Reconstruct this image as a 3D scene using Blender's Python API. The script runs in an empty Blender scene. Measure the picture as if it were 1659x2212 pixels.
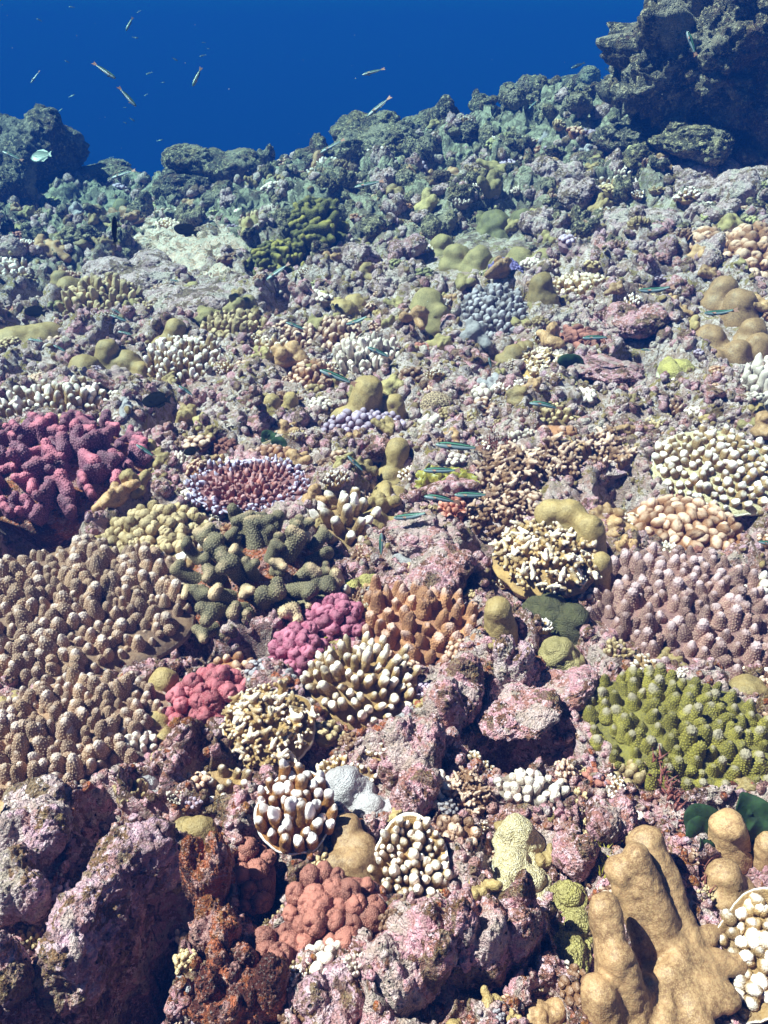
import bpy, bmesh, math, random
import numpy as np
from mathutils import Vector, Matrix, Euler

# ------------------------------------------------------------------ camera, water light, exposure
SC = bpy.context.scene
COL = SC.collection
R_ = math.radians
CAMZ, PITCH, FPX, CU, CV = 1.3, 30.0, 1736.0, 829.5, 1106.0
cam = bpy.data.cameras.new('camera'); camo = bpy.data.objects.new('camera', cam); COL.objects.link(camo)
camo.location = (0, 0, CAMZ); camo.rotation_euler = (R_(90 - PITCH), 0, 0)
cam.sensor_fit = 'VERTICAL'; cam.sensor_height = 24.0; cam.lens = 24.0 * FPX / 2212.0
cam.clip_start = 0.02; cam.clip_end = 400
SC.camera = camo

SUN_DIR = Vector((-0.55, 0.0, 0.80)).normalized()        # towards the sun
W = bpy.data.worlds.new('World'); SC.world = W; W.use_nodes = True
wn = W.node_tree.nodes; wl = W.node_tree.links
bg = wn['Background']; bg.inputs[1].default_value = 0.05
sky = wn.new('ShaderNodeTexSky'); sky.sky_type = 'NISHITA'; sky.sun_disc = False; sky.air_density = 0.35; sky.dust_density = 0.3
sky.sun_elevation = math.asin(SUN_DIR.z); sky.sun_rotation = math.atan2(SUN_DIR.x, SUN_DIR.y)
tint = wn.new('ShaderNodeMix'); tint.data_type = 'RGBA'; tint.blend_type = 'MULTIPLY'; tint.inputs[0].default_value = 1
tint.inputs[7].default_value = (1.0, 0.74, 0.52, 1)       # the camera's white balance for the water
wl.new(sky.outputs[0], tint.inputs[6]); wl.new(tint.outputs[2], bg.inputs[0])
sl = bpy.data.lights.new('sun', 'SUN'); sl.energy = 5.0; sl.angle = R_(0.6); sl.color = (1.0, 0.80, 0.74)
so = bpy.data.objects.new('sun', sl); COL.objects.link(so)
so.rotation_euler = SUN_DIR.to_track_quat('Z', 'Y').to_euler()
SC.view_settings.view_transform = 'Standard'; SC.view_settings.look = 'None'
SC.view_settings.gamma = 1.0; SC.view_settings.use_curve_mapping = False
SC.view_settings.exposure = 1.95
SC.cycles.use_denoising = True
SC.cycles.max_bounces = 5; SC.cycles.diffuse_bounces = 1; SC.cycles.glossy_bounces = 1
SC.cycles.volume_bounces = 1; SC.cycles.caustics_reflective = False; SC.cycles.caustics_refractive = False
HAZE_D = 0.128
HAZE_C = (0.005, 0.030, 0.155)

random.seed(7)
rng = np.random.default_rng(11)

# ------------------------------------------------------------------ numeric helpers
def h3(ix, iy, iz, s=0):
    n = (ix.astype(np.int64) * 374761393 + iy.astype(np.int64) * 668265263 + iz.astype(np.int64) * 2147483647 + s * 974634777) & 0xffffffff
    n = ((n ^ (n >> 13)) * 1274126177) & 0xffffffff
    n = ((n ^ (n >> 16)) * 2246822519) & 0xffffffff
    return ((n ^ (n >> 15)) & 0xffffff) / float(0xffffff)

def vn(P, s=0):                                            # value noise, -1..1
    f = np.floor(P); q = P - f; q = q * q * (3 - 2 * q); i = f.astype(np.int64)
    r = 0
    for a in (0, 1):
        wa = q[:, 0] if a else 1 - q[:, 0]
        for b in (0, 1):
            wb = q[:, 1] if b else 1 - q[:, 1]
            for c in (0, 1):
                wc = q[:, 2] if c else 1 - q[:, 2]
                r = r + wa * wb * wc * h3(i[:, 0] + a, i[:, 1] + b, i[:, 2] + c, s)
    return r * 2 - 1

def fbm(P, o=4, s=0, g=0.5):
    r = 0; a = 1.0
    for k in range(o):
        r = r + a * vn(P * (2.03 ** k) + 17.3 * k, s + k); a *= g
    return r

def worley(P, s=0, dim=3):                                 # distance to the nearest cell point, its id
    f = np.floor(P).astype(np.int64); best = np.full(len(P), 9.0); bid = np.zeros(len(P)); sec = np.full(len(P), 9.0)
    rr = (-1, 0, 1); zz = rr if dim == 3 else (0,)
    for a in rr:
        for b in rr:
            for c in zz:
                i = f[:, 0] + a; j = f[:, 1] + b; k = f[:, 2] + c
                px = i + h3(i, j, k, s + 1); py = j + h3(i, j, k, s + 2); pz = k + h3(i, j, k, s + 3)
                d = (P[:, 0] - px) ** 2 + (P[:, 1] - py) ** 2
                if dim == 3: d = d + (P[:, 2] - pz) ** 2
                m = d < best
                sec = np.where(m, best, np.minimum(sec, d))
                bid = np.where(m, h3(i, j, k, s + 4), bid); best = np.where(m, d, best)
    return np.sqrt(best), bid, np.sqrt(sec)

def sst(x, a, b):
    t = np.clip((x - a) / (b - a), 0, 1); return t * t * (3 - 2 * t)

def mk(name, V, FS, att=None, smooth=True):
    """mesh from arrays: V (n,3), FS list of (m,3)/(m,4) arrays, att {name: float per vertex}"""
    me = bpy.data.meshes.new(name)
    V = np.ascontiguousarray(V, dtype=np.float32)
    me.vertices.add(len(V)); me.vertices.foreach_set('co', V.ravel())
    if not isinstance(FS, list): FS = [FS]
    FS = [np.asarray(f) for f in FS if len(f)]
    loops = np.concatenate([f.ravel() for f in FS]).astype(np.int32)
    tot = np.concatenate([np.full(len(f), f.shape[1]) for f in FS]).astype(np.int32)
    st = np.concatenate([[0], np.cumsum(tot)[:-1]]).astype(np.int32)
    me.loops.add(len(loops)); me.loops.foreach_set('vertex_index', loops)
    me.polygons.add(len(tot)); me.polygons.foreach_set('loop_start', st); me.polygons.foreach_set('loop_total', tot)
    me.polygons.foreach_set('use_smooth', np.full(len(tot), smooth))
    me.update(calc_edges=True)
    for k, a in (att or {}).items():
        at = me.attributes.new(k, 'FLOAT', 'POINT'); at.data.foreach_set('value', np.ascontiguousarray(a, dtype=np.float32))
    return me

def vnormals(V, FS):
    N = np.zeros_like(V)
    if not isinstance(FS, list): FS = [FS]
    for f in FS:
        if not len(f): continue
        n = np.cross(V[f[:, 2]] - V[f[:, 0]], V[f[:, -1]] - V[f[:, 1]]) if f.shape[1] == 4 else np.cross(V[f[:, 1]] - V[f[:, 0]], V[f[:, 2]] - V[f[:, 0]])
        for c in range(f.shape[1]):
            for d in range(3): N[:, d] += np.bincount(f[:, c], n[:, d], len(V))
    return N / (np.linalg.norm(N, axis=1, keepdims=True) + 1e-12)

_ico = {}
def ico(n):
    if n not in _ico:
        bm = bmesh.new(); bmesh.ops.create_icosphere(bm, subdivisions=n, radius=1)
        V = np.array([v.co[:] for v in bm.verts]); F = np.array([[v.index for v in f.verts] for f in bm.faces]); bm.free()
        _ico[n] = (V, F)
    return _ico[n][0].copy(), _ico[n][1]

def surfnet(F, o, h):
    """naive surface nets: F<0 inside"""
    ins = F < 0
    nx, ny, nz = F.shape
    c = np.zeros((nx - 1, ny - 1, nz - 1), int)
    for a in (0, 1):
        for b in (0, 1):
            for d in (0, 1): c += ins[a:nx - 1 + a, b:ny - 1 + b, d:nz - 1 + d]
    act = (c > 0) & (c < 8)
    idx = -np.ones(act.shape, np.int64); cells = np.argwhere(act); idx[act] = np.arange(len(cells))
    S = np.zeros((len(cells), 3)); n = np.zeros(len(cells))
    for ax in range(3):
        for a in (0, 1):
            for b in (0, 1):
                p = np.zeros(3, int); o2 = [k for k in range(3) if k != ax]; p[o2[0]] = a; p[o2[1]] = b
                q = p.copy(); q[ax] = 1
                f0 = F[tuple((cells + p).T)]; f1 = F[tuple((cells + q).T)]
                m = (f0 < 0) != (f1 < 0); t = np.where(m, f0 / np.where(m, f0 - f1, 1), 0)
                pt = np.repeat(p[None].astype(float), len(cells), 0); pt[:, ax] = t
                S[m] += pt[m]; n += m
    V = (cells + S / n[:, None]) * h + o
    Q = []
    for ax in range(3):
        b_, c_ = [(1, 2), (2, 0), (0, 1)][ax]
        s0 = [slice(0, -1)] * 3; s1 = [slice(0, -1)] * 3
        s0[ax] = slice(0, -1); s1[ax] = slice(1, None)
        sh = ins[tuple(s0)]; sh1 = ins[tuple(s1)]
        e = np.argwhere(sh != sh1)
        e = e[(e[:, b_] > 0) & (e[:, c_] > 0)]
        B = np.zeros(3, int); B[b_] = 1; C_ = np.zeros(3, int); C_[c_] = 1
        q = np.stack([idx[tuple((e - B - C_).T)], idx[tuple((e - C_).T)], idx[tuple(e.T)], idx[tuple((e - B).T)]], 1)
        fl = ~ins[tuple(e.T)]
        q[fl] = q[fl][:, ::-1]
        Q.append(q)
    Q = np.concatenate(Q); Q = Q[(Q >= 0).all(1)]
    return V, Q

def implicit(blobs, k=0.1, res=48):
    """blobs: ('c',a,b,ra,rb) capsule | ('e',centre,radii,rotz) ellipsoid"""
    lo = np.full(3, 1e9); hi = -lo
    for b in blobs:
        if b[0] == 'c':
            r = max(b[3], b[4]); pts = np.array([b[1], b[2]])
        else:
            r = np.array(b[2]).max(); pts = np.array([b[1]])
        lo = np.minimum(lo, pts.min(0) - r); hi = np.maximum(hi, pts.max(0) + r)
    ext = (hi - lo).max(); h = ext / res; lo -= h * 3 + k * 0.3; hi += h * 3 + k * 0.3
    n = np.ceil((hi - lo) / h).astype(int) + 1
    X = np.stack(np.meshgrid(*[lo[i] + h * np.arange(n[i]) for i in range(3)], indexing='ij'), -1).reshape(-1, 3)
    F = None
    for b in blobs:
        if b[0] == 'c':
            a, c = np.array(b[1], float), np.array(b[2], float); ba = c - a; L2 = max(ba @ ba, 1e-9)
            t = np.clip((X - a) @ ba / L2, 0, 1); d = np.linalg.norm(X - a - t[:, None] * ba, axis=1) - (b[3] + (b[4] - b[3]) * t)
        else:
            q = X - np.array(b[1]); cz, sz = math.cos(b[3]), math.sin(b[3])
            q = np.stack([q[:, 0] * cz + q[:, 1] * sz, -q[:, 0] * sz + q[:, 1] * cz, q[:, 2]], 1)
            r = np.array(b[2]); d = (np.linalg.norm(q / r, axis=1) - 1) * r.min()
        if F is None: F = d
        else:
            hh = np.clip(0.5 + 0.5 * (F - d) / k, 0, 1); F = F * (1 - hh) + d * hh - k * hh * (1 - hh)
    return surfnet(F.reshape(n), lo, h)

def papillae(V, FS, sp, amp, rad=0.42, seed=0, up=0.0, zmin=-9, fade=None):
    """raise evenly spread small cups on a surface; returns V, pap attribute"""
    N = vnormals(V, FS); r = np.random.default_rng(seed)
    cand = r.permutation(len(V)); cand = cand[V[cand, 2] > zmin]
    free = np.ones(len(V), bool); D = np.full(len(V), 9.0)
    for i in cand:
        if not free[i]: continue
        d = ((V - V[i]) ** 2).sum(1); free &= d > sp * sp * (0.8 + 0.3 * r.random()); D = np.minimum(D, d)
    b = np.clip(1 - np.sqrt(D) / (rad * sp), 0, 1); b = b * b * (3 - 2 * b)
    a = amp * (fade if fade is not None else 1)
    M = N.copy(); M[:, 2] += up
    return V + M * (b * a)[:, None], b

# ------------------------------------------------------------------ node helpers, materials
MATS = {}
def nmat(name):
    m = bpy.data.materials.new(name); m.use_nodes = True; MATS[name] = m
    nt = m.node_tree; b = nt.nodes['Principled BSDF']
    return m, nt, b
def nd(nt, t, **kw):
    n = nt.nodes.new(t)
    for k, v in kw.items(): setattr(n, k, v)
    return n
def noise(nt, vec, scale, detail=4, rough=0.55, dist=0.0):
    n = nd(nt, 'ShaderNodeTexNoise'); n.inputs['Scale'].default_value = scale; n.inputs['Detail'].default_value = detail
    n.inputs['Roughness'].default_value = rough; n.inputs['Distortion'].default_value = dist; nt.links.new(vec, n.inputs['Vector']); return n.outputs[0]
def rng_(nt, v, a, b, c=0.0, d=1.0, smooth=True):
    n = nd(nt, 'ShaderNodeMapRange'); n.interpolation_type = 'SMOOTHSTEP' if smooth else 'LINEAR'
    for i, x in enumerate((a, b, c, d)): n.inputs[i + 1].default_value = x
    nt.links.new(v, n.inputs[0]); return n.outputs[0]
def mix(nt, f, a, b, blend='MIX'):
    n = nd(nt, 'ShaderNodeMix', data_type='RGBA', blend_type=blend)
    for s, x in ((n.inputs[0], f), (n.inputs[6], a), (n.inputs[7], b)):
        if isinstance(x, (int, float)): s.default_value = x
        elif isinstance(x, tuple): s.default_value = (*x[:3], 1)
        else: nt.links.new(x, s)
    return n.outputs[2]
def math_(nt, op, a, b=0.0):
    n = nd(nt, 'ShaderNodeMath', operation=op)
    for s, x in ((n.inputs[0], a), (n.inputs[1], b)):
        if isinstance(x, (int, float)): s.default_value = x
        else: nt.links.new(x, s)
    return n.outputs[0]
def attr(nt, name):
    n = nd(nt, 'ShaderNodeAttribute'); n.attribute_name = name; return n.outputs['Fac']
def bumpn(nt, b, h, dist, strength=1.0):
    n = nd(nt, 'ShaderNodeBump'); n.inputs['Strength'].default_value = strength; n.inputs['Distance'].default_value = dist
    nt.links.new(h, n.inputs['Height']); nt.links.new(n.outputs[0], b.inputs['Normal'])

def coral(name, col, tip, pap=None, tip0=0.6, tip1=0.98, grain=500, gd=0.0012, var=0.35, alt=None):
    """living coral skin: flesh colour, growing tips, polyp cups, patchy pigment and fine grain"""
    m, nt, b = nmat(name); g = nd(nt, 'ShaderNodeNewGeometry').outputs['Position']
    wm = lambda q: (min(1, q[0] * 1.10), q[1] * .95, q[2] * 1.0) if q else q
    col, tip, pap, alt = wm(col), wm(tip), wm(pap), wm(alt)
    pap = pap or tuple(min(1, c * 1.9 + 0.05) for c in col)
    alt = alt or (col[0] * 0.55, col[1] * 0.52, col[2] * 0.6)
    n1 = noise(nt, g, 22, 3); n2 = noise(nt, g, 160, 3, 0.7)
    c = mix(nt, rng_(nt, n1, 0.38, 0.68), alt, col)
    c = mix(nt, math_(nt, 'MULTIPLY', rng_(nt, n2, 0.35, 0.7), var), c, pap)
    c = mix(nt, math_(nt, 'MULTIPLY', attr(nt, 'pap'), 1.0), c, pap)
    gn = nd(nt, 'ShaderNodeTexVoronoi'); gn.inputs['Scale'].default_value = grain; nt.links.new(g, gn.inputs['Vector'])
    c = mix(nt, math_(nt, 'MULTIPLY', rng_(nt, gn.outputs[0], 0.45, 0.15), min(1, var * 1.1)), c, pap)
    c = mix(nt, math_(nt, 'MULTIPLY', rng_(nt, n2, 0.42, 0.30), .5), c, alt)
    tn = math_(nt, 'ADD', attr(nt, 'tip'), math_(nt, 'MULTIPLY', math_(nt, 'SUBTRACT', n2, 0.5), 0.25))
    oi = nd(nt, 'ShaderNodeObjectInfo').outputs['Random']
    tn = math_(nt, 'ADD', tn, math_(nt, 'MULTIPLY', math_(nt, 'SUBTRACT', oi, 0.55), 0.35))
    c = mix(nt, rng_(nt, tn, tip0, tip1), c, tip)
    v = rng_(nt, oi, 0, 1, 0.72, 1.18, False)
    hs = nd(nt, 'ShaderNodeHueSaturation'); nt.links.new(v, hs.inputs['Value']); nt.links.new(c, hs.inputs['Color'])
    hs.inputs['Saturation'].default_value = 1.12
    nt.links.new(hs.outputs[0], b.inputs['Base Color'])
    b.inputs['Roughness'].default_value = 0.55; b.inputs['Specular IOR Level'].default_value = 0.35
    hgt = math_(nt, 'SUBTRACT', math_(nt, 'MULTIPLY', n2, 1.5), gn.outputs[0])
    bumpn(nt, b, hgt, gd)
    return m

def rock(name, pal, dark=0.25, speck=0.5, scale=1.0, zone=None):
    """encrusted reef rock: coralline pinks and mauves, turf, sponge stains, bored holes"""
    wm = lambda q: (min(1, q[0] * 1.13), q[1] * .94, q[2] * .94)
    pal = [wm(q) for q in pal]
    m, nt, b = nmat(name); g = nd(nt, 'ShaderNodeNewGeometry').outputs['Position']
    A = noise(nt, g, 5 * scale, 5, 0.6, 0.4); B = noise(nt, g, 17 * scale, 5, 0.65, 0.6); C = noise(nt, g, 60 * scale, 5, 0.7)
    D = noise(nt, g, 230 * scale, 3, 0.7)
    mp = nd(nt, 'ShaderNodeMapping'); mp.inputs['Location'].default_value = (7.3, 2.1, 5.5); nt.links.new(g, mp.inputs[0])
    B2 = noise(nt, mp.outputs[0], 21 * scale, 4, 0.6, 0.8); C2 = noise(nt, mp.outputs[0], 75 * scale, 4, 0.75)
    c = mix(nt, rng_(nt, B, 0.455, 0.535), pal[0], pal[1])
    c = mix(nt, rng_(nt, C, 0.50, 0.56), c, pal[2])
    c = mix(nt, rng_(nt, B2, 0.535, 0.57), c, pal[3])
    c = mix(nt, rng_(nt, C2, 0.54, 0.58), c, pal[4])
    if dark < .3 or zone:                                 # whole patches of cream crust and of short brown turf
        E = noise(nt, mp.outputs[0], 7.5 * scale, 4, .6, 1.0)
        pc = mix(nt, rng_(nt, C, .46, .56), tuple(q * .62 + .05 for q in pal[4]), tuple(q * .9 for q in pal[4]))
        pg = (sum(pal[4]) / 3 * .95, sum(pal[4]) / 3 * .80, sum(pal[4]) / 3 * .68)
        pc = mix(nt, .6, pc, pg)
        c = mix(nt, math_(nt, 'MULTIPLY', rng_(nt, E, .54, .58), .6), c, pc)
        tf = mix(nt, rng_(nt, C2, .44, .56), (.11, .055, .035), (.26, .17, .08))
        c = mix(nt, math_(nt, 'MULTIPLY', rng_(nt, E, .44, .40), .8 if scale > .6 else .4), c, tf)
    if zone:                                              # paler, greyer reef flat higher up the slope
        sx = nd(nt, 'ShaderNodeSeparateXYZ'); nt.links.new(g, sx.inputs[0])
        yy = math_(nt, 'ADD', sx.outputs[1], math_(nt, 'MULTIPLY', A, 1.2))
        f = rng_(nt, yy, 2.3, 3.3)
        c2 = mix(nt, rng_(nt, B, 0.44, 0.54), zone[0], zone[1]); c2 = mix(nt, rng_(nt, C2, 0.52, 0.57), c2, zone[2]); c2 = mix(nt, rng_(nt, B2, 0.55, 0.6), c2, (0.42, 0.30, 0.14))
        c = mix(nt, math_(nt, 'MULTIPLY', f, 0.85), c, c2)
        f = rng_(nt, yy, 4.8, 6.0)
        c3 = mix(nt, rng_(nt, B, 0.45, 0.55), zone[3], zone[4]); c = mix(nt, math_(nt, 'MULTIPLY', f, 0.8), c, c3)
    # stains of red sponge and dark turf
    c = mix(nt, math_(nt, 'MULTIPLY', rng_(nt, math_(nt, 'ADD', A, math_(nt, 'MULTIPLY', math_(nt, 'SUBTRACT', C, 0.5), 0.5)), 0.56, 0.64), dark * 2), c, (0.10, 0.035, 0.03))
    c = mix(nt, math_(nt, 'MULTIPLY', rng_(nt, D, 0.56, 0.66), speck), c, (0.62, 0.56, 0.55))
    vo = nd(nt, 'ShaderNodeTexVoronoi'); vo.inputs['Scale'].default_value = 75 * scale; nt.links.new(g, vo.inputs['Vector'])
    hole = math_(nt, 'MULTIPLY', rng_(nt, vo.outputs[0], 0.24, 0.12), rng_(nt, B2, 0.45, 0.55))
    c = mix(nt, hole, c, (0.025, 0.018, 0.02))
    vo2 = nd(nt, 'ShaderNodeTexVoronoi'); vo2.inputs['Scale'].default_value = 230 * scale; nt.links.new(g, vo2.inputs['Vector'])
    c = mix(nt, math_(nt, 'MULTIPLY', rng_(nt, vo2.outputs[0], 0.25, 0.1), 0.7), c, (0.05, 0.035, 0.03))
    hs = nd(nt, 'ShaderNodeHueSaturation'); hs.inputs['Saturation'].default_value = 1.25; nt.links.new(c, hs.inputs['Color'])
    nt.links.new(hs.outputs[0], b.inputs['Base Color']); b.inputs['Roughness'].default_value = 0.6; b.inputs['Specular IOR Level'].default_value = 0.3
    hh = math_(nt, 'ADD', math_(nt, 'MULTIPLY', C, 1.6), math_(nt, 'MULTIPLY', D, 0.55))
    hh = math_(nt, 'SUBTRACT', hh, math_(nt, 'MULTIPLY', hole, 0.9))
    hh = math_(nt, 'ADD', hh, math_(nt, 'MULTIPLY', vo2.outputs[0], 0.4))
    bumpn(nt, b, hh, 0.014 / scale)
    return m

def plain(name, col, rough=0.5, var=0.3, scale=80):
    m, nt, b = nmat(name); g = nd(nt, 'ShaderNodeNewGeometry').outputs['Position']
    n = noise(nt, g, scale, 3)
    c = mix(nt, rng_(nt, n, 0.3, 0.7), tuple(x * (1 - var) for x in col), tuple(min(1, x * (1 + var)) for x in col))
    nt.links.new(c, b.inputs['Base Color']); b.inputs['Roughness'].default_value = rough
    bumpn(nt, b, n, 0.002)
    return m

PINK = [(0.32, 0.19, 0.15), (0.64, 0.43, 0.46), (0.52, 0.39, 0.38), (0.17, 0.11, 0.08), (0.80, 0.66, 0.70)]
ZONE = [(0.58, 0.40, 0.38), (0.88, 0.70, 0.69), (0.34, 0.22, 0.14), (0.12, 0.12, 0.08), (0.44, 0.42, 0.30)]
M_ground = rock('reef_floor', PINK, 0.35, 0.45, 1.0, ZONE)
M_mauve = rock('mauve_rock', [(0.46, 0.31, 0.31), (0.64, 0.48, 0.57), (0.56, 0.42, 0.44), (0.26, 0.18, 0.12), (0.78, 0.65, 0.71)], 0.2, 0.4, 0.8)
M_brown = rock('brown_rock', [(0.24, 0.11, 0.07), (0.46, 0.22, 0.16), (0.32, 0.18, 0.10), (0.46, 0.31, 0.30), (0.58, 0.42, 0.38)], 0.6, 0.35, 0.8)
M_pinkrock = rock('pink_rock', [(0.48, 0.29, 0.26), (0.72, 0.47, 0.53), (0.60, 0.43, 0.44), (0.20, 0.12, 0.09), (0.84, 0.68, 0.74)], 0.2, 0.4)
M_grey = rock('grey_rock', [(0.48, 0.39, 0.41), (0.74, 0.63, 0.66), (0.56, 0.45, 0.43), (0.26, 0.20, 0.14), (0.86, 0.78, 0.78)], 0.15, 0.4, 0.7)
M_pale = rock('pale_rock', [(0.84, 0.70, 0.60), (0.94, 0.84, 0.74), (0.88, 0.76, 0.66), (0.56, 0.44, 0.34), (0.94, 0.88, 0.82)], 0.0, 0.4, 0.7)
M_dark = rock('dark_rock', [(0.05, 0.048, 0.04), (0.14, 0.135, 0.10), (0.08, 0.07, 0.05), (0.04, 0.038, 0.03), (0.48, 0.46, 0.34)], 0.25, 0.3, 0.45)
M_far = rock('far_rock', [(0.11, 0.11, 0.08), (0.30, 0.29, 0.20), (0.15, 0.14, 0.10), (0.07, 0.06, 0.04), (0.55, 0.53, 0.36)], 0.25, 0.35, 0.45)
M_pit = plain('turf_floor', (0.10, 0.07, 0.05), 0.8, 0.6, 60)

CM = dict(
 tan=coral('tan_polyps', (0.34, 0.21, 0.13), (0.56, 0.46, 0.40), (0.74, 0.58, 0.44), 0.8, 1.05, var=.2),
 mauve=coral('mauve_polyps', (0.27, 0.145, 0.13), (0.50, 0.38, 0.38), (0.50, 0.36, 0.28), 0.72, 1.0),
 green=coral('green_polyps', (0.17, 0.15, 0.045), (0.30, 0.26, 0.19), (0.40, 0.35, 0.09), 0.72, 1.0),
 cream=coral('cream_tipped', (0.40, 0.26, 0.12), (0.90, 0.84, 0.76), (0.56, 0.42, 0.24), 0.6, 0.95),
 white=coral('white_tipped', (0.42, 0.27, 0.12), (0.88, 0.80, 0.68), (0.55, 0.42, 0.24), 0.55, 0.95),
 brownwhite=coral('rust_white_tipped', (0.36, 0.17, 0.06), (0.92, 0.86, 0.82), (0.52, 0.32, 0.16), 0.66, 0.9),
 gold=coral('gold_white_tipped', (0.52, 0.34, 0.15), (0.84, 0.74, 0.60), (0.62, 0.46, 0.24), 0.6, 0.95),
 orange=coral('orange_brown', (0.44, 0.24, 0.14), (0.52, 0.36, 0.30), (0.56, 0.32, 0.18), 0.75, 1.0),
 magenta=coral('magenta_knobs', (0.33, 0.06, 0.12), (0.46, 0.20, 0.26), (0.62, 0.32, 0.38), 0.5, 1.1),
 red=coral('red_knobs', (0.36, 0.05, 0.07), (0.50, 0.20, 0.22), (0.64, 0.34, 0.34), 0.55, 1.1),
 redbrown=coral('red_brown_knobs', (0.20, 0.07, 0.055), (0.40, 0.19, 0.15), (0.58, 0.32, 0.25), 0.45, 1.1),
 purple=coral('purple_antler', (0.12, 0.035, 0.06), (0.54, 0.21, 0.25), (0.58, 0.31, 0.38), 0.62, 1.0),
 antler=coral('olive_tan_antler', (0.12, 0.10, 0.055), (0.56, 0.42, 0.28), (0.42, 0.36, 0.23), 0.8, 1.1, var=.2),
 beige=coral('beige_knobs', (0.36, 0.26, 0.12), (0.56, 0.45, 0.28), (0.48, 0.37, 0.20), 0.5, 1.0),
 brown=coral('brown_knobs', (0.26, 0.14, 0.075), (0.62, 0.47, 0.37), (0.44, 0.28, 0.18), 0.62, 1.0),
 caramel=coral('caramel_knobs', (0.32, 0.15, 0.075), (0.68, 0.50, 0.38), (0.50, 0.30, 0.18), 0.6, 1.05),
 lilac=coral('lilac_frill', (0.36, 0.17, 0.16), (0.66, 0.62, 0.78), (0.46, 0.28, 0.28), 0.4, 0.8),
 lilacin=coral('lilac_centre', (0.40, 0.18, 0.15), (0.48, 0.30, 0.30), None, 0.5, 1.0),
 lavender=coral('lavender_knobs', (0.25, 0.15, 0.16), (0.50, 0.42, 0.52), (0.38, 0.28, 0.30), 0.35, 0.9),
 violet=coral('violet_knobs', (0.10, 0.075, 0.19), (0.22, 0.19, 0.38), (0.2, 0.17, 0.32), 0.4, 1.0),
 slate=coral('slate_knobs', (0.19, 0.16, 0.15), (0.40, 0.38, 0.40), (0.32, 0.28, 0.26), 0.5, 1.0),
 olive=coral('olive_antler', (0.075, 0.075, 0.02), (0.30, 0.26, 0.08), (0.24, 0.22, 0.07), 0.6, 1.0),
 whiteknob=coral('white_knobs', (0.36, 0.28, 0.19), (0.80, 0.72, 0.62), (0.60, 0.55, 0.48), 0.25, 0.7),
 pinkorange=coral('salmon_knobs', (0.52, 0.20, 0.13), (0.70, 0.38, 0.30), None, 0.5, 1.0),
 leather=coral('tan_smooth', (0.40, 0.255, 0.145), (0.5, 0.34, 0.18), (0.50, 0.35, 0.20), 2, 3, 330, 0.0005, 0.8, (0.23, 0.14, 0.08)),
 leather2=coral('ochre_smooth', (0.34, 0.25, 0.115), (0.5, 0.34, 0.18), (0.44, 0.34, 0.18), 2, 3, 300, 0.0011, 0.7, (0.22, 0.165, 0.08)),
 mustard=coral('mustard_smooth', (0.40, 0.33, 0.16), (0.5, 0.34, 0.18), (0.52, 0.44, 0.24), 2, 3, 300, 0.002, 0.5, (0.26, 0.22, 0.10)),
 yellow=coral('yellow_crust', (0.42, 0.37, 0.13), (0.85, 0.82, 0.62), (0.60, 0.54, 0.26), 0.75, 1.0, 260, 0.004, 0.6),
 pearl=coral('pearl_grey', (0.38, 0.37, 0.38), (0.66, 0.64, 0.64), (0.52, 0.50, 0.50), 2, 3, 300, 0.002, 0.5, (0.28, 0.26, 0.26)),
 creamcrust=coral('cream_crust', (0.56, 0.48, 0.28), (0.92, 0.88, 0.72), (0.80, 0.74, 0.56), 0.8, 1.0, 300, 0.003, 0.6, (0.40, 0.33, 0.18)),
 bottle=coral('bottle_green', (0.10, 0.10, 0.045), (0.2, 0.2, 0.1), (0.16, 0.14, 0.07), 2, 3, 300, 0.003, 0.5),
 brain=coral('honeycomb', (0.10, 0.05, 0.025), (0.6, 0.5, 0.36), (0.56, 0.44, 0.30), 2, 3, 300, 0.002, 0.1),
 farolive=coral('far_olive', (0.24, 0.23, 0.10), (0.44, 0.42, 0.22), (0.36, 0.34, 0.18), 0.5, 1.0),
)

# ------------------------------------------------------------------ reef shape and image-to-ground look-up
def H(x, y):
    A = np.interp(x, [-5, -2.6, -1.6, -0.6, 0.1, 0.9, 1.7, 2.6, 5], [0.10, 0.22, 0.26, 0.40, 0.55, 0.78, 0.97, 1.25, 1.6])
    t = np.clip((y - 1.8) / 5.2, 0, 1)
    h = A * t ** 1.25
    h = h - np.clip(y - 7.0, 0, 9) ** 1.5 * 1.1
    return h

FW = np.array([0, math.cos(R_(PITCH)), -math.sin(R_(PITCH))]); UP = np.array([0, math.sin(R_(PITCH)), math.cos(R_(PITCH))])
def ray(u, v):
    d = FW + UP * (CV - v) / FPX + np.array([1.0, 0, 0]) * (u - CU) / FPX
    return d                                               # length along the view axis is 1
TT = np.concatenate([np.linspace(0.6, 9.5, 900)])
def P(u, v):
    d = ray(u, v); p = np.array([0, 0, CAMZ]) + TT[:, None] * d
    g = p[:, 2] - H(p[:, 0], p[:, 1]); w = np.where(g < 0)[0]
    i = w[0] if len(w) else int(np.argmin(g + 0.0))
    t = TT[i]; return np.array([0, 0, CAMZ]) + t * d, t
def dep(u, v):
    d = ray(u, v); return math.asin(-d[2] / np.linalg.norm(d))

# ------------------------------------------------------------------ object helpers
def link(name, data, parent=None, mat=None):
    o = bpy.data.objects.new(name, data); COL.objects.link(o)
    if parent is not None: o.parent = parent
    if mat is not None and data is not None:
        if not data.materials: data.materials.append(mat)
        if data.materials[0] is not mat:
            o.material_slots[0].link = 'OBJECT'; o.material_slots[0].material = mat
    return o
def tag(o, label=None, cat=None, group=None, kind=None):
    for k, v in (('label', label), ('category', cat), ('group', group), ('kind', kind)):
        if v: o[k] = v
    return o

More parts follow.
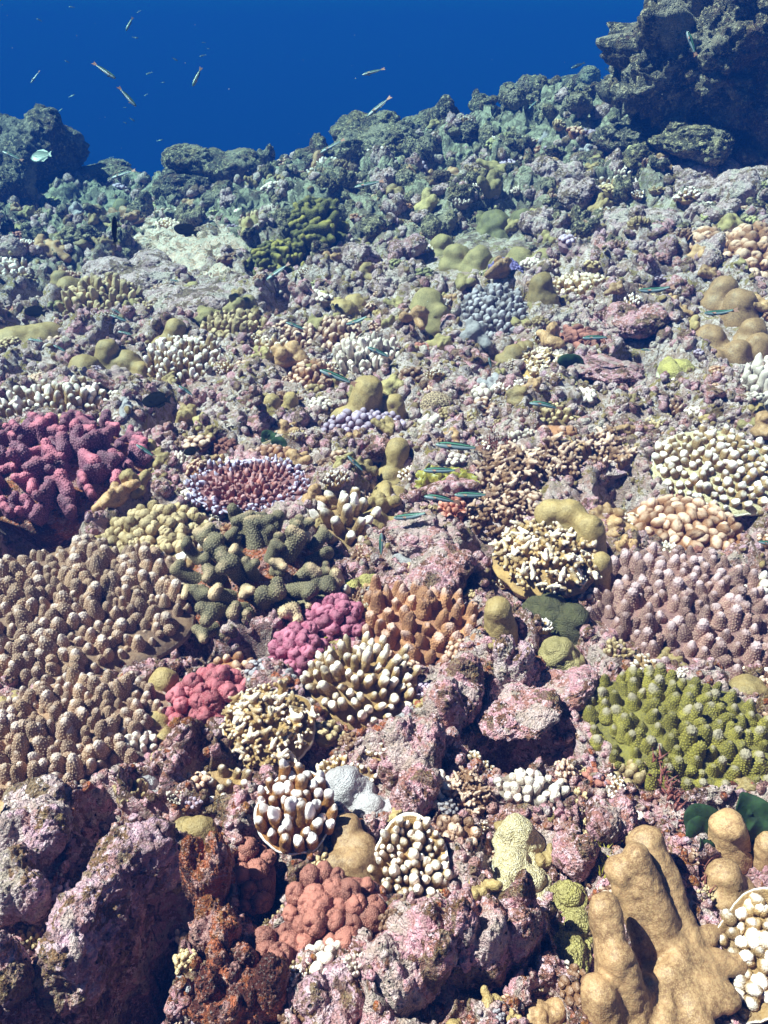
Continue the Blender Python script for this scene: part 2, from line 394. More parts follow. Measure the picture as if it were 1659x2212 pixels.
# ------------------------------------------------------------------ branch shapes (unit radius, growing along +z)
def finger(seed, L=3.0, taper=0.35, sub=5, sp=0.34, amp=0.10, lump=0.06, bend=0.25, blunt=4.0, up=0.5, squash=1.0, tipfade=0.5):
    V, F = ico(sub); r = np.random.default_rng(seed)
    t = (V[:, 2] + 1) / 2; ph = np.arctan2(V[:, 1], V[:, 0])
    Rr = (1 - taper * t) * np.sqrt(np.clip(1 - t ** blunt, 0, 1)) * np.minimum(1, (t * 12 + 0.02))
    V = np.stack([np.cos(ph) * Rr, np.sin(ph) * Rr * squash, L * t], 1)
    V = V * (1 + lump * 2 * vn(V * 1.1 + seed * 3.1, seed))[:, None]
    a = r.random() * 6.28; V[:, 0] += bend * math.cos(a) * t ** 2 * L * 0.4; V[:, 1] += bend * math.sin(a) * t ** 2 * L * 0.4
    pap = np.zeros(len(V))
    if sp: V, pap = papillae(V, F, sp, amp, 0.5, seed, up, 0.15 * L, 1 - tipfade * sst(t, 0.8, 1.0))
    return V, [F], dict(tip=t, pap=pap)

def knob(seed, sub=5, sx=1.0, sy=1.0, sz=1.0, sp=0.26, amp=0.07, lumps=5, curve=0.0, la=0.25, th=.62):
    V, F = ico(sub); r = np.random.default_rng(seed)
    d = r.normal(size=(lumps, 3)); d[:, 2] = np.abs(d[:, 2]) * 0.8; d /= np.linalg.norm(d, axis=1, keepdims=True)
    k = (V @ d.T); k = np.clip((k - th) / (1 - th), 0, 1).max(1); k = k * (2 - k)
    V = V * (1 + la * k - la * 0.3 + 0.07 * vn(V * 2 + seed, seed))[:, None]
    V = V * np.array([sx, sy, sz]); V[:, 2] += sz * 0.55
    V[:, 1] += curve * (V[:, 0] / sx) ** 2 * sy
    t = np.clip(V[:, 2] / V[:, 2].max(), 0, 1); pap = np.zeros(len(V))
    if sp: V, pap = papillae(V, F, sp, amp, 0.5, seed, 0.1, -0.2)
    return V, [F], dict(tip=t, pap=pap)

def branchy(seed, n=6, L=2.6, sp=0.24, amp=0.06, res=44, r0=0.75, side=0.34):
    r = np.random.default_rng(seed)
    bl = [('c', (0, 0, 0), (r.normal() * .15, r.normal() * .15, L - r0), r0, r0 * 0.62)]
    for i in range(n):
        a = i * 2.4 + r.random(); z = L * (0.15 + 0.6 * r.random()); q = 0.45 + .3 * r.random()
        bl.append(('c', (0, 0, z), (math.cos(a) * (r0 + q * .5), math.sin(a) * (r0 + q * .5), z + q), side * 1.1, side * .8))
    V, F = implicit(bl, 0.22, res)
    t = np.clip(V[:, 2] / L, 0, 1); ex = np.hypot(V[:, 0], V[:, 1]) / (r0 * 1.5)
    pap = np.zeros(len(V))
    if sp: V, pap = papillae(V, F, sp, amp, 0.5, seed, 0.2, 0.1)
    return V, [F], dict(tip=np.clip(t * 0.85 + 0.28 * np.clip(ex - .6, 0, 1) + 0.08, 0, 1), pap=pap)

def blade(seed, res=52, w=1.9, hgt=2.6, sp=0.2, amp=0.075):
    """broad, thick, forked lobe of an antler-like coral"""
    r = np.random.default_rng(seed); bl = [('e', (0, 0, .7), (.95, .5, 1.15), 0)]
    n = 2 + seed % 3; bend = r.normal() * .35
    for i in range(n):
        f = (i / max(n - 1, 1) - .5) * 2
        top = (f * (.75 + .3 * r.random()), bend * f * f + r.normal() * .12, hgt * (0.62 + .34 * r.random()) - abs(f) * .3)
        bl.append(('c', (f * .4, 0, .5), top, 0.5, 0.40 + .14 * r.random()))
    V, F = implicit(bl, 0.35, res)
    N = vnormals(V, F); V = V + N * (0.06 * vn(V * 1.6 + seed, seed))[:, None]
    V, pap = papillae(V, F, sp, amp, 0.5, seed, 0.15, -0.3)
    t = np.clip(V[:, 2] / hgt, 0, 1.1)
    return V, [F], dict(tip=t, pap=pap)

def fork(seed):
    r = np.random.default_rng(seed); b = lambda q: r.normal() * q
    t1 = (b(.2), b(.2), 2.3 + .5 * r.random()); bl = [('c', (0, 0, 0), t1, .95, .82)]
    for q in range(1 + seed % 3):
        a = r.random() * 6.28; bl.append(('c', t1 if q < 2 else (0, 0, 1.2), (t1[0] + .9 * math.cos(a), t1[1] + .9 * math.sin(a), t1[2] + .9 * r.random() - (1 if q > 1 else 0)), .72, .62))
    V, F = implicit(bl, .3, 56); V, pap = papillae(V, F, .22, .10, .5, seed, .2, -.3)
    return V, [F], dict(tip=np.clip(V[:, 2] / V[:, 2].max(), 0, 1), pap=pap)
def twin(seed, cone=False):
    r = np.random.default_rng(seed); L = 2.2 + .5 * r.random(); q = .55; t = .5 if cone else .62
    bl = [('c', (-q, 0, 0), (-q * 1.1, r.normal() * .15, L - t), .95, t), ('c', (q, 0, 0), (q * 1.3, r.normal() * .2, L * (.6 + .3 * r.random()) - t * .5), .85, t * .9)]
    V, F = implicit(bl, .25, 60); V, pap = papillae(V, F, .24, .085, .5, seed, .4, .1)
    return V, [F], dict(tip=np.clip(V[:, 2] / L, 0, 1), pap=pap)
PROTO = {}
def proto(kind):
    if kind in PROTO: return PROTO[kind]
    mk_ = {
     'digit': lambda s: finger(s, 1.95 + .25 * (s % 3), 0.34, 5, 0.25, 0.075, 0.06, 0.2, 3.0),
     'digitfat': lambda s: finger(s, 2.3 + .3 * (s % 3), 0.36, 5, 0.27, 0.07, 0.10, 0.2, 3.2),
     'cone': lambda s: finger(s, 1.75 + .2 * (s % 3), 0.40, 5, 0.24, 0.075, 0.10, 0.25, 2.4, 0.3, 1.0, 0.9),
     'stub': lambda s: finger(s, 3.2 + .4 * (s % 3), 0.15, 4, 0.42, 0.05, 0.07, 0.2, 6, 0.3),
     'stubfat': lambda s: finger(s, 2.0 + .3 * (s % 3), 0.15, 4, 0.40, 0.04, 0.09, 0.15, 5),
     'branchy': lambda s: branchy(s),
     'knob': lambda s: knob(s, 5, 1, 0.9, 1.1),
     'knobsmooth': lambda s: knob(s, 4, 1, 0.85, 1.15, None, 0, 3, 0, 0.15),
     'ridge': lambda s: knob(s, 5, 1.25 + .22 * (s % 3), 0.72, 1.15, 0.18, 0.05, 7, 0.6 * ((s % 3) - 1), 0.22, .7),
     'cauli': lambda s: knob(s, 5, 1, 0.95, 1.1, 0.17, 0.07, 26, 0, 0.36, .86),
     'blade': lambda s: blade(s),
     'fork': lambda s: fork(s),
     'kidney': lambda s: knob(s, 5, 1.15 + .12 * (s % 3), 0.9, 1.1, 0.15, 0.03, 3, 0, 0.14),
     'nub': lambda s: finger(s, 2.2 + .4 * (s % 3), 0.25, 3, None, 0, .14, .25, 3),
     'twig': lambda s: finger(s, 4.0 + (s % 3), 0.3, 3, None, 0, 0.12, 0.3, 4),
     'bead': lambda s: knob(s, 3, 1, 1, 1.2, None, 0, 2, 0, 0.1),
    }[kind]
    L = []
    big = kind in ('digit', 'cone')
    for s in range(8 if big else 5 if kind not in ('twig', 'bead') else 4):
        V, F, a = twin(s, kind == 'cone') if big and s > 5 else mk_(s + 1); L.append(mk(kind, V, F, a))
    PROTO[kind] = L; return L

# ------------------------------------------------------------------ colonies
SPEC = []          # (fn, footprint) in build order
FOOT = []          # x, y, rx, ry, lower
LAND = []          # landmarks for naming small neighbours: u, v, phrase

def frame(u, v, w, h, tilt, lift=0.0):
    p, t = P(u, v); s = t / FPX; a = dep(u, v) + R_(tilt)
    rx = w / 2 * s; ry = min(h / 2 * s / max(math.sin(min(a, math.pi / 2)), 0.35), rx * 3)
    az = math.atan2(ray(u, v)[0], ray(u, v)[1])
    M = Matrix.Rotation(-az, 4, 'Z') @ Matrix.Rotation(R_(tilt), 4, 'X')
    return p, s, rx, ry, M

def base_mesh(seed, rx, ry, dome, kind, stalk=0.8):
    nr, ns = 16, 56; r = np.random.default_rng(seed)
    th = np.linspace(0, 2 * math.pi, ns, endpoint=False)
    ol = 1 + 0.10 * fbm(np.stack([np.cos(th) * 1.6, np.sin(th) * 1.6, np.full(ns, seed * 1.7)], 1), 3)
    R = math.sqrt(rx * ry); V = [[0, 0, dome * R]]; tip = [0]
    prof = []
    for i in range(1, nr + 1):
        q = i / nr
        z = dome * R * (1 - q * q)
        if kind == 'cup': z += 0.28 * R * max(0, q - 0.72) / 0.28
        prof.append((q, z, max(0, (q - 0.9) / 0.1) if kind in ('cup', 'plate') else 0))
    thick = 0.05 * R if kind in ('plate', 'cup') else 0.03 * R
    ez = prof[-1][1]
    prof += [(1.02, ez - thick * 0.5, 1), (1.0, ez - thick, 0.6)]
    if kind == 'plate': prof += [(0.7, ez - thick * 1.2 - 0.05 * R, 0), (0.35, ez - 0.25 * R, 0), (0.25, -stalk * R, 0)]
    elif kind == 'cup': prof += [(0.8, ez - 0.25 * R, 0), (0.5, ez - 0.5 * R, 0), (0.35, -stalk * R, 0)]
    else: prof += [(0.95, ez - 0.15 * R, 0), (0.85, ez - 0.35 * R, 0), (0.7, -stalk * R, 0)]
    if kind not in ('plate', 'cup'): prof = [(a, b, 0) for a, b, c in prof]
    for q, z, t in prof:
        for j in range(ns):
            V.append([math.cos(th[j]) * rx * ol[j] * q, math.sin(th[j]) * ry * ol[j] * q, z]); tip.append(t)
    V = np.array(V); tip = np.array(tip)
    d = fbm(V / R * 3.5 + seed, 3) * 0.035 * R; V[1:, 2] += d[1:]; V[1:, 0] += d[::-1][:-1] * .6
    n = len(prof); F = []
    T = np.array([[0, 1 + j, 1 + (j + 1) % ns] for j in range(ns)])
    for i in range(n - 1):
        a = 1 + i * ns; b = a + ns
        for j in range(ns):
            k = (j + 1) % ns; F.append([a + j, b + j, b + k, a + k])
    return V, [T, np.array(F)], dict(tip=tip * 1.05, pap=np.zeros(len(V)))

def dense_points(rx, ry, sp, jit, r, rim=0.94, hole=0.0):
    pts = []; row = 0; y = -ry
    while y < ry:
        x = -rx + (row % 2) * sp / 2
        while x < rx:
            q = (x + r.normal() * jit * sp, y + r.normal() * jit * sp)
            e = math.hypot(q[0] / rx, q[1] / ry)
            if hole < e < rim: pts.append((q[0], q[1], e))
            x += sp
        y += sp * 0.866; row += 1
    return pts

def colony(kind, u, v, w, h, prt, r, mat, name, cat, label, short=None, tilt=12, fan=0.8, dome=0.35, base='dome',
           sp=2.0, jit=0.16, lift=0.0, sc=0.22, part='branch', basemat=None, stalk=0.8, upmix=0.55, rim=0.94, hole=0.0, lower=0.03, deep=0.0, inmat=None):
    p, s, rx, ry, M = frame(u, v, w, h, tilt)
    FOOT.append((p[0], p[1], rx * 0.95, ry * 0.95, lower)); LAND.append((u, v, short or label))
    seed = len(FOOT)
    def build():
        rr = random.Random(seed * 13 + 5); npr = np.random.default_rng(seed)
        root = bpy.data.objects.new(name, None); COL.objects.link(root); root.empty_display_size = 0.05
        root.location = (p[0], p[1], p[2] + lift - deep)
        tag(root, label, cat)
        V, F, a = base_mesh(seed, rx * 1.0, ry * 1.0, dome, base, stalk)
        b = link('base', mk('base', V, F, a), root, basemat or mat); b.matrix_basis = M
        Rm = math.sqrt(rx * ry); rad = r * s; cnt = 0
        pl = proto(prt)
        pts = dense_points(rx, ry, rad * sp, jit, npr, rim, hole)
        if len(pts) > 299: pts = sorted(pts, key=lambda q: -q[2] if inmat else rr.random())[:299]
        for x, y, e in pts:
            z = dome * Rm * (1 - min(e, 1) ** 2) + (0.28 * Rm * max(0, e - .72) / .28 if base == 'cup' else 0)
            n = Vector((x / rx * fan, y / ry * fan, 1)).normalized(); n = (M.to_3x3() @ n)
            n = (n.lerp(Vector((0, 0, 1)), upmix) + Vector((npr.normal(), npr.normal(), 0)) * 0.09).normalized()
            q = n.to_track_quat('Z', 'Y').to_matrix().to_4x4() @ Matrix.Rotation(rr.uniform(0, 6.283), 4, 'Z')
            k = rad * (1 + rr.uniform(-sc, sc)) * (1 - 0.18 * e * e)
            S = Matrix.Diagonal((k, k, k * rr.uniform(0.85, 1.2), 1))
            pos = M @ Vector((x, y, z - rad * 0.35))
            o = link(part, rr.choice(pl), root, inmat if inmat and e + npr.normal() * .07 < .74 else mat); o.matrix_basis = Matrix.Translation(pos) @ q @ S
    SPEC.append(build)

def smooth(blobs, mat, name, cat, label, short=None, k=0.5, res=56, flat=None, disp=0.10, kn=(.85, .09), lower=0.03, sub=0.6, holes=0, hf=.15):
    """fleshy lobed colony: each blob (u0,v0 foot, u1,v1 top, r px) rises from the reef; all melt into one body"""
    pts = [P(b[0], b[1]) for b in blobs]; s = np.mean([t for _, t in pts]) / FPX
    c = np.mean([p for p, _ in pts], 0); rm = max(b[4] for b in blobs) * s
    dx = max(max(abs(p[0] - c[0]) for p, _ in pts), rm * .5) + rm * .8; dy = max(max(abs(p[1] - c[1]) for p, _ in pts), rm * .5) + rm * .8
    if flat and disp > .3: dx = 1.1 * flat[0][2] * s; dy = 1.1 * dx
    FOOT.append((c[0], c[1], dx, dy, lower)); LAND.append((np.mean([b[0] for b in blobs]), np.mean([b[1] for b in blobs]), short or label))
    seed = len(FOOT)
    if holes == 0 and blobs[0][1] < 1500: holes = .12
    def build():
        bl = []
        for bb, (p, t) in zip(blobs, pts):
            u0, v0, u1, v1, r = bb[:5]
            ss = t / FPX; a = dep(u0, v0); rw = r * ss * (1.22 if v0 < 1150 else 1)
            if len(bb) > 5 and bb[5] == 1:
                q1, _ = P(u1, v1); bl.append(('c', p - c + np.array([0, 0, rw * 1.1]), q1 - c + np.array([0, 0, rw * .2]), rw, rw * .8)); continue
            d1 = ray(u1, v1); hgt = max(CAMZ + d1[2] / d1[1] * (p[1] + .02) - p[2], 0)
            x = (u1 - u0) * ss; b0 = p - c - np.array([0, 0, rw * sub]); b1 = np.array([d1[0] / d1[1] * (p[1] + .02) - c[0], p[1] + 0.03 * hgt - c[1], p[2] + hgt - rw * 0.75 - c[2]])
            if len(bb) > 5:                                # leaning back: same outline, laid against the reef
                ln = bb[5] * hgt
                hg = CAMZ + d1[2] / d1[1] * (p[1] + ln) - p[2]
                b1 = np.array([d1[0] / d1[1] * (p[1] + ln) - c[0], p[1] + ln - c[1], p[2] + hg - rw * 0.75 - c[2]])
                bl.append(('c', b0, b1, rw * .95, rw * .88)); continue
            if b1[2] < b0[2] + 0.001: b1 = b0 + np.array([0, 0, 0.001])
            bl.append(('c', b0, b1, rw * 1.15, rw * 0.82))
        if flat:
            for (u0, v0, rw_, rh_, z_) in flat:
                p, t = P(u0, v0); ss = t / FPX
                bl.append(('e', p - c, (rw_ * ss, rh_ * ss / max(math.sin(dep(u0, v0)), .4), z_ * ss), 0.0))
        V, F = implicit(bl, k * rm, int(res * (.7 if blobs[0][1] < 1400 else .9)))
        N = vnormals(V, F)
        d = disp * rm * (fbm(V / rm * 1.3 + seed * 3, 3) + hf * fbm(V / rm * 6 + seed, 4))
        if kn: w1, i1, _ = worley(V / (rm * kn[0]) + seed, seed); d = d + rm * kn[1] * (1 - np.clip(w1, 0, 1) ** 2)
        if holes:
            w1, i1, _ = worley(V / (rm * 1.3) + seed * 2, seed)
            d = d - rm * 0.3 * (1 - sst(w1, 0.0, 0.12)) * (i1 < holes)
        V = V + N * d[:, None]
        z = V[:, 2]; t = np.clip(z / max(z.max(), 1e-6), 0, 1)
        rim = 1 - sst(N[:, 2], -0.1, 0.45)
        o = link(name, mk(name, V, F, dict(tip=rim, pap=np.zeros(len(V)))), None, mat); o.location = c
        tag(o, label, cat)
    SPEC.append(build)

def rocks(seed, n=7, flat=0.7, res=60, amp=0.22):
    r = np.random.default_rng(seed); bl = [('e', (0, 0, 0), (0.75, 0.62, 0.6 * flat), r.random() * 3)]
    for i in range(n):
        a = r.random() * 6.28; q = 0.45 + .2 * r.random(); k = .25 + .28 * r.random()
        bl.append(('e', (math.cos(a) * q, math.sin(a) * q * .8, (r.random() * .9 - .3) * flat), (k, k * (.7 + .4 * r.random()), k * (.7 + .4 * r.random())), r.random() * 3))
    V, F = implicit(bl, 0.12, res); N = vnormals(V, F)
    w1, i1, s1 = worley(V * 4.2 + seed * 5, seed); w2, i2, s2 = worley(V * 10 + seed * 3, seed + 9)
    d = amp * ((0.55 - w1) * 0.5 * (0.4 + i1) + 0.2 * fbm(V * 3 + seed, 4)) + amp * 0.22 * (0.6 - w2) * (.3 + i2)
    d = d - amp * 0.35 * (1 - sst(w2, 0.08, 0.28)) * (i2 > .72)
    V = V + N * d[:, None]; N = vnormals(V, F); V = V + N * (amp * .12 * fbm(V * 22, 2))[:, None]
    return V, F
ROCKP = []; SLABP = []
def slabproto(i):
    while len(SLABP) < 3:
        s = len(SLABP) + 11; V, F = rocks(s, 8, 0.34, 80, 0.17); SLABP.append(mk('reef_rock', V, [F]))
    return SLABP[i % 3]
def rockproto(i):
    while len(ROCKP) < 6:
        s = len(ROCKP) + 1; V, F = rocks(s, 7, 0.75, 56, 0.22); ROCKP.append(mk('reef_rock', V, [F]))
    return ROCKP[i % 6]

def rock_at(u, v, w, h, mat, label, short=None, i=0, d=None, rz=0.0, depth=1.0, rx=0.0, name='reef_rock', ry=0.0, vz=1.0):
    """boulder filling about w x h pixels round (u, v)"""
    if d is None: p0, t = P(u, v + h * 0.25)
    else: t = d
    p = np.array([0, 0, CAMZ]) + t * ray(u, v); s = t / FPX
    a = dep(u, v)
    if d is None: FOOT.append((p0[0], p0[1], w / 2 * s * .8, w / 2 * s * .8, 0.03))
    LAND.append((u, v, short or label))
    def build():
        sb = vz < 1; o = link(name, slabproto(i) if sb else rockproto(i), None, mat)
        o.location = p; o.rotation_euler = (rx, ry, rz)
        hz = h / 2 * s * (.62 if sb else 1) / max(math.cos(a), 0.6)
        o.scale = (w / 2 * s / 0.95, w / 2 * s * depth / 0.9, hz / (0.36 if sb else 0.75))
        if sb: o.location.z -= hz * .35; o.rotation_euler.x = .12
        tag(o, label, 'rock')
    SPEC.append(build)

# ---- the colonies of the foreground -------------------------------------------------
colony('f', 120, 1345, 640, 300, 'digit', 16, CM['tan'], 'finger_coral', 'coral', 'wide tan finger coral table with densely packed rough fingers, left edge', 'the wide tan finger table', tilt=10, base='plate', dome=0.14, sp=1.7, upmix=0.75, lift=0.02, jit=0.17, sc=.36)
colony('f', 130, 1610, 470, 250, 'digit', 16, CM['tan'], 'finger_coral', 'coral', 'tan grey finger coral table below the wide tan one, pale lower rim', 'the lower tan finger table', tilt=12, base='plate', dome=0.14, sp=1.7, upmix=0.75, lift=0.02, jit=0.17, sc=.36)
colony('f', 1480, 1330, 460, 290, 'cone', 19, CM['mauve'], 'finger_coral', 'coral', 'large mauve brown finger coral with stout conical fingers above the green one', 'the mauve finger coral', tilt=12, base='plate', dome=0.14, sp=1.75, upmix=0.7, jit=0.15)
colony('f', 1475, 1590, 440, 260, 'cone', 19.5, CM['green'], 'finger_coral', 'coral', 'large moss green finger coral with stout grey tipped cones', 'the green finger coral', tilt=16, base='plate', dome=0.16, sp=1.75, upmix=0.7, jit=0.15)
colony('f', 345, 1185, 240, 180, 'knob', 13.5, CM['beige'], 'knob_coral', 'coral', 'rounded beige mound coral of packed rough knobs beside the lilac table', 'the beige knob mound', tilt=18, dome=0.42, sp=1.65, upmix=0.15, sc=.3)
colony('f', 432, 1232, 90, 80, 'stubfat', 13, CM['cream'], 'finger_coral', 'coral', 'small cluster of stubby white tipped fingers at the mound\'s lower right', 'the stubby white cluster', tilt=20, dome=0.4)
colony('f', 745, 1140, 120, 110, 'stub', 13, CM['cream'], 'finger_coral', 'coral', 'cream white tipped finger coral beside the round tan lobe', 'the cream fingers by the tan lobe', tilt=15, dome=0.4, fan=1.0, upmix=.35, sp=2.1)
colony('f', 540, 1078, 250, 115, 'nub', 6.2, CM['lilac'], 'table_coral', 'coral', 'lilac rimmed table coral tilted plate with reddish brown centre', 'the lilac table coral', tilt=22, base='plate', dome=-0.10, sp=2.0, upmix=.4, fan=1.2, lift=0.05, rim=1.03, sc=.35, inmat=CM['lilacin'])
colony('f', 560, 1272, 300, 240, 'fork', 18, CM['antler'], 'antler_coral', 'coral', 'olive brown antler coral with thick pale edged branching blades', 'the olive brown antler coral', tilt=20, dome=0.35, basemat=M_brown, sp=2.15, fan=1.9, upmix=.12, sc=.25, jit=.2, lift=0.02)
colony('f', 135, 1035, 370, 240, 'blade', 21, CM['purple'], 'antler_coral', 'coral', 'purple red antler coral with thick pink edged blades', 'the purple antler coral', tilt=15, dome=0.22, basemat=M_brown, sp=1.85, fan=1.0, upmix=.5, sc=.25, jit=.2, lift=0.03)
colony('f', 722, 1352, 130, 105, 'cauli', 14, CM['magenta'], 'cauliflower_knob_coral', 'coral', 'magenta pink cauliflower coral above the white tipped fingers, upper lump', 'the upper magenta coral', tilt=20, dome=0.5, sp=1.5, upmix=.1, fan=1.0)
colony('f', 645, 1415, 120, 120, 'cauli', 14, CM['magenta'], 'cauliflower_knob_coral', 'coral', 'dark magenta cauliflower coral, lower left lump of the magenta pair', 'the lower magenta coral', tilt=20, dome=0.5, sp=1.5, upmix=.1, fan=1.0)
colony('f', 450, 1520, 165, 135, 'cauli', 17, CM['red'], 'ridge_coral', 'coral', 'crimson red coral of crinkled rounded knobs beside the tan finger table', 'the crimson ridge coral', tilt=25, dome=0.45, sp=1.5, upmix=.05, fan=.9)
colony('f', 497, 1452, 105, 60, 'knobsmooth', 13, CM['caramel'], 'knob_coral', 'coral', 'smooth orange brown knobs right behind the crimson ridge coral', 'the orange brown knobs', tilt=15, dome=0.4, sp=1.6)
colony('f', 775, 1492, 240, 175, 'stub', 10.5, CM['white'], 'finger_coral', 'coral', 'golden brown finger coral with plump white tips below the magenta pair', 'the plump white tipped coral', tilt=18, dome=0.35, sp=2.15, fan=1.1, upmix=.35, lift=.015)
colony('f', 905, 1365, 260, 170, 'digitfat', 18, CM['orange'], 'finger_coral', 'coral', 'orange brown coral with fat barrel shaped fingers in the centre', 'the orange brown fat fingers', tilt=15, dome=0.3, sp=1.85, fan=.7, upmix=.5)
colony('f', 830, 1302, 80, 60, 'digitfat', 17, CM['orange'], 'finger_coral', 'coral', 'few dusky orange fingers at upper left of the fat fingered coral', 'the dusky orange fingers', tilt=15, dome=0.2, sp=1.9)
colony('f', 728, 1288, 75, 50, 'stubfat', 10, CM['whiteknob'], 'knob_coral', 'coral', 'tiny white knobbed coral just above the magenta coral', 'the tiny white knobs', tilt=20, dome=.3)
colony('f', 580, 1592, 200, 175, 'branchy', 14, CM['gold'], 'finger_coral', 'coral', 'gold and white coral of rough short fingers on an overhanging shelf', 'the gold and white shelf coral', tilt=18, base='plate', dome=0.25, sp=1.9, upmix=.45, lift=.02)
colony('f', 485, 1700, 120, 80, 'stubfat', 11, CM['cream'], 'finger_coral', 'coral', 'cream encrusting coral with bead sized tips under the gold shelf', 'the cream beaded crust', tilt=20, dome=0.2, sp=2.2, upmix=.3)
colony('f', 298, 1615, 75, 55, 'stubfat', 9.5, CM['whiteknob'], 'knob_coral', 'coral', 'small white bead cluster coral at foot of the tan tables', 'the white bead cluster', tilt=22, dome=.4, sp=1.8)
colony('f', 645, 1800, 165, 170, 'stub', 13.5, CM['brownwhite'], 'finger_coral', 'coral', 'upright rust brown finger coral with bright white tips', 'the rust brown fingers', tilt=25, dome=0.3, sp=1.75, fan=.6, upmix=.75, lift=.05, base='cup', stalk=1.2)
colony('f', 887, 1878, 175, 210, 'stub', 10.5, CM['white'], 'cup_coral', 'coral', 'round cup coral with white rim and white bead tips near the bottom', 'the white rimmed cup coral', tilt=32, base='cup', dome=0.10, sp=1.75, fan=.3, upmix=.25, rim=.88, sc=.36)
colony('f', 1150, 1712, 150, 80, 'stubfat', 11, CM['whiteknob'], 'knob_coral', 'coral', 'cream coral with rows of white knobs above the pale yellow lobe', 'the cream knobs', tilt=20, dome=0.3, sp=1.9)
colony('f', 1000, 1722, 105, 95, 'branchy', 10, CM['brown'], 'knob_coral', 'coral', 'brown rosette coral of frilly knobs by the pearl grey crust', 'the brown rosette coral', tilt=22, dome=.4, sp=1.7)
colony('f', 985, 1800, 90, 60, 'cauli', 11, CM['brown'], 'knob_coral', 'coral', 'dark brown knobby coral wedged above the white rimmed cup', 'the dark brown knobs', tilt=22, dome=.3, sp=1.7)
colony('f', 725, 1990, 240, 190, 'cauli', 21, CM['redbrown'], 'cauliflower_knob_coral', 'coral', 'red brown cauliflower coral in big rounded bunches at the bottom', 'the red brown cauliflower coral', tilt=25, dome=.42, sp=1.6, upmix=.1, fan=1.0)
colony('f', 600, 2080, 90, 130, 'cauli', 20, CM['redbrown'], 'cauliflower_knob_coral', 'coral', 'narrow red brown coral column at lower left of the cauliflower coral', 'the narrow red brown column', tilt=20, dome=.3, sp=1.6)
colony('f', 548, 1880, 85, 150, 'cauli', 18, CM['redbrown'], 'cauliflower_knob_coral', 'coral', 'dark red coral beads in the gap left of the rust fingers', 'the dark red beads', tilt=20, dome=.2, sp=1.7, deep=.02)
colony('f', 1640, 2060, 165, 270, 'knob', 17, CM['cream'], 'finger_coral', 'coral', 'cream and mauve coral with blunt pearly knobs, lower right edge', 'the pearly knobs at the right edge', tilt=30, base='cup', dome=.12, sp=1.55, rim=.9, upmix=.2)
colony('f', 1172, 1248, 215, 150, 'branchy', 13.5, CM['gold'], 'finger_coral', 'coral', 'pale golden coral with crowded white tips standing on a green lumpy foot', 'the pale golden white tipped coral', tilt=18, dome=.4, sp=1.75, fan=1.1, upmix=.35, lift=.05)
colony('f', 1540, 1035, 270, 175, 'stubfat', 9.5, CM['cream'], 'knob_coral', 'coral', 'broad cream coral plate studded with white beads near the right edge', 'the bead studded cream plate', tilt=20, base='plate', dome=.2, sp=2.15, upmix=.2, lift=.03, basemat=CM['creamcrust'])
colony('f', 1480, 1145, 240, 135, 'kidney', 12.5, CM['caramel'], 'knob_coral', 'coral', 'caramel brown coral of rounded kidney shaped knobs', 'the caramel knobs', tilt=18, dome=.25, sp=1.7, upmix=.2)
colony('f', 1100, 1030, 150, 110, 'branchy', 12, CM['brown'], 'knob_coral', 'coral', 'fawn brown branching coral right of the striped fish', 'the fawn branching coral', basemat=M_mauve, tilt=15, dome=.35, sp=1.9)
colony('f', 1075, 1120, 140, 100, 'branchy', 12, CM['brown'], 'knob_coral', 'coral', 'beige brown frilly coral below the fawn one', 'the frilly beige brown coral', basemat=M_mauve, tilt=18, dome=.35, sp=1.8)
colony('f', 1200, 1010, 110, 90, 'branchy', 12, CM['brown'], 'knob_coral', 'coral', 'dull brown coral with pale blunt tips above the shell shaped sheet', 'the dull brown coral', basemat=M_mauve, tilt=15, dome=.35, sp=1.8)
colony('f', 1310, 985, 130, 80, 'branchy', 12, CM['brown'], 'knob_coral', 'coral', 'sparse pinkish brown tips left of the bead studded plate', 'the sparse pinkish tips', basemat=M_mauve, tilt=15, dome=.2, sp=2.3)
colony('f', 978, 1108, 58, 62, 'knobsmooth', 9, CM['pinkorange'], 'knob_coral', 'coral', 'small salmon pink knob coral under the tail of a striped fish', 'the salmon knobs', tilt=20, dome=.4, sp=1.5, upmix=.1)
colony('f', 1635, 865, 85, 150, 'stub', 11, CM['whiteknob'], 'finger_coral', 'coral', 'white finger coral cut off by the right edge', 'the white coral at the right edge', tilt=25, dome=.3, sp=1.9)
colony('f', 1640, 1290, 90, 60, 'stub', 11, CM['cream'], 'finger_coral', 'coral', 'cream stub coral on the right edge above the mauve one', 'the cream stubs', tilt=15, dome=.3, sp=1.9)
# ---- the middle of the reef ----------------------------------------------------------
colony('f', 785, 925, 180, 70, 'bead', 8.5, CM['lavender'], 'knob_coral', 'coral', 'lavender tinted coral of small glassy knobs', 'the lavender knob coral', tilt=20, dome=.3, sp=1.8, upmix=.3)
colony('f', 585, 1000, 125, 62, 'bead', 9, CM['orange'], 'knob_coral', 'coral', 'orange brown knob coral right above the lilac table', 'the orange knobs', tilt=18, dome=.35, sp=1.7)
colony('f', 935, 928, 70, 55, 'bead', 7.5, CM['whiteknob'], 'knob_coral', 'coral', 'small white knob coral left of the largest striped fish', 'the small white knobs', tilt=22, dome=.4, sp=1.7)
colony('f', 1043, 856, 58, 50, 'bead', 8, CM['whiteknob'], 'knob_coral', 'coral', 'tidy ball of white knobs beside the honeycomb coral', 'the white knob ball', tilt=22, dome=.5, sp=1.7)
colony('f', 795, 785, 150, 80, 'stub', 8, CM['whiteknob'], 'finger_coral', 'coral', 'white beaded finger coral behind the tan fan lobes', 'the white beaded fingers', tilt=22, dome=.35, sp=1.9)
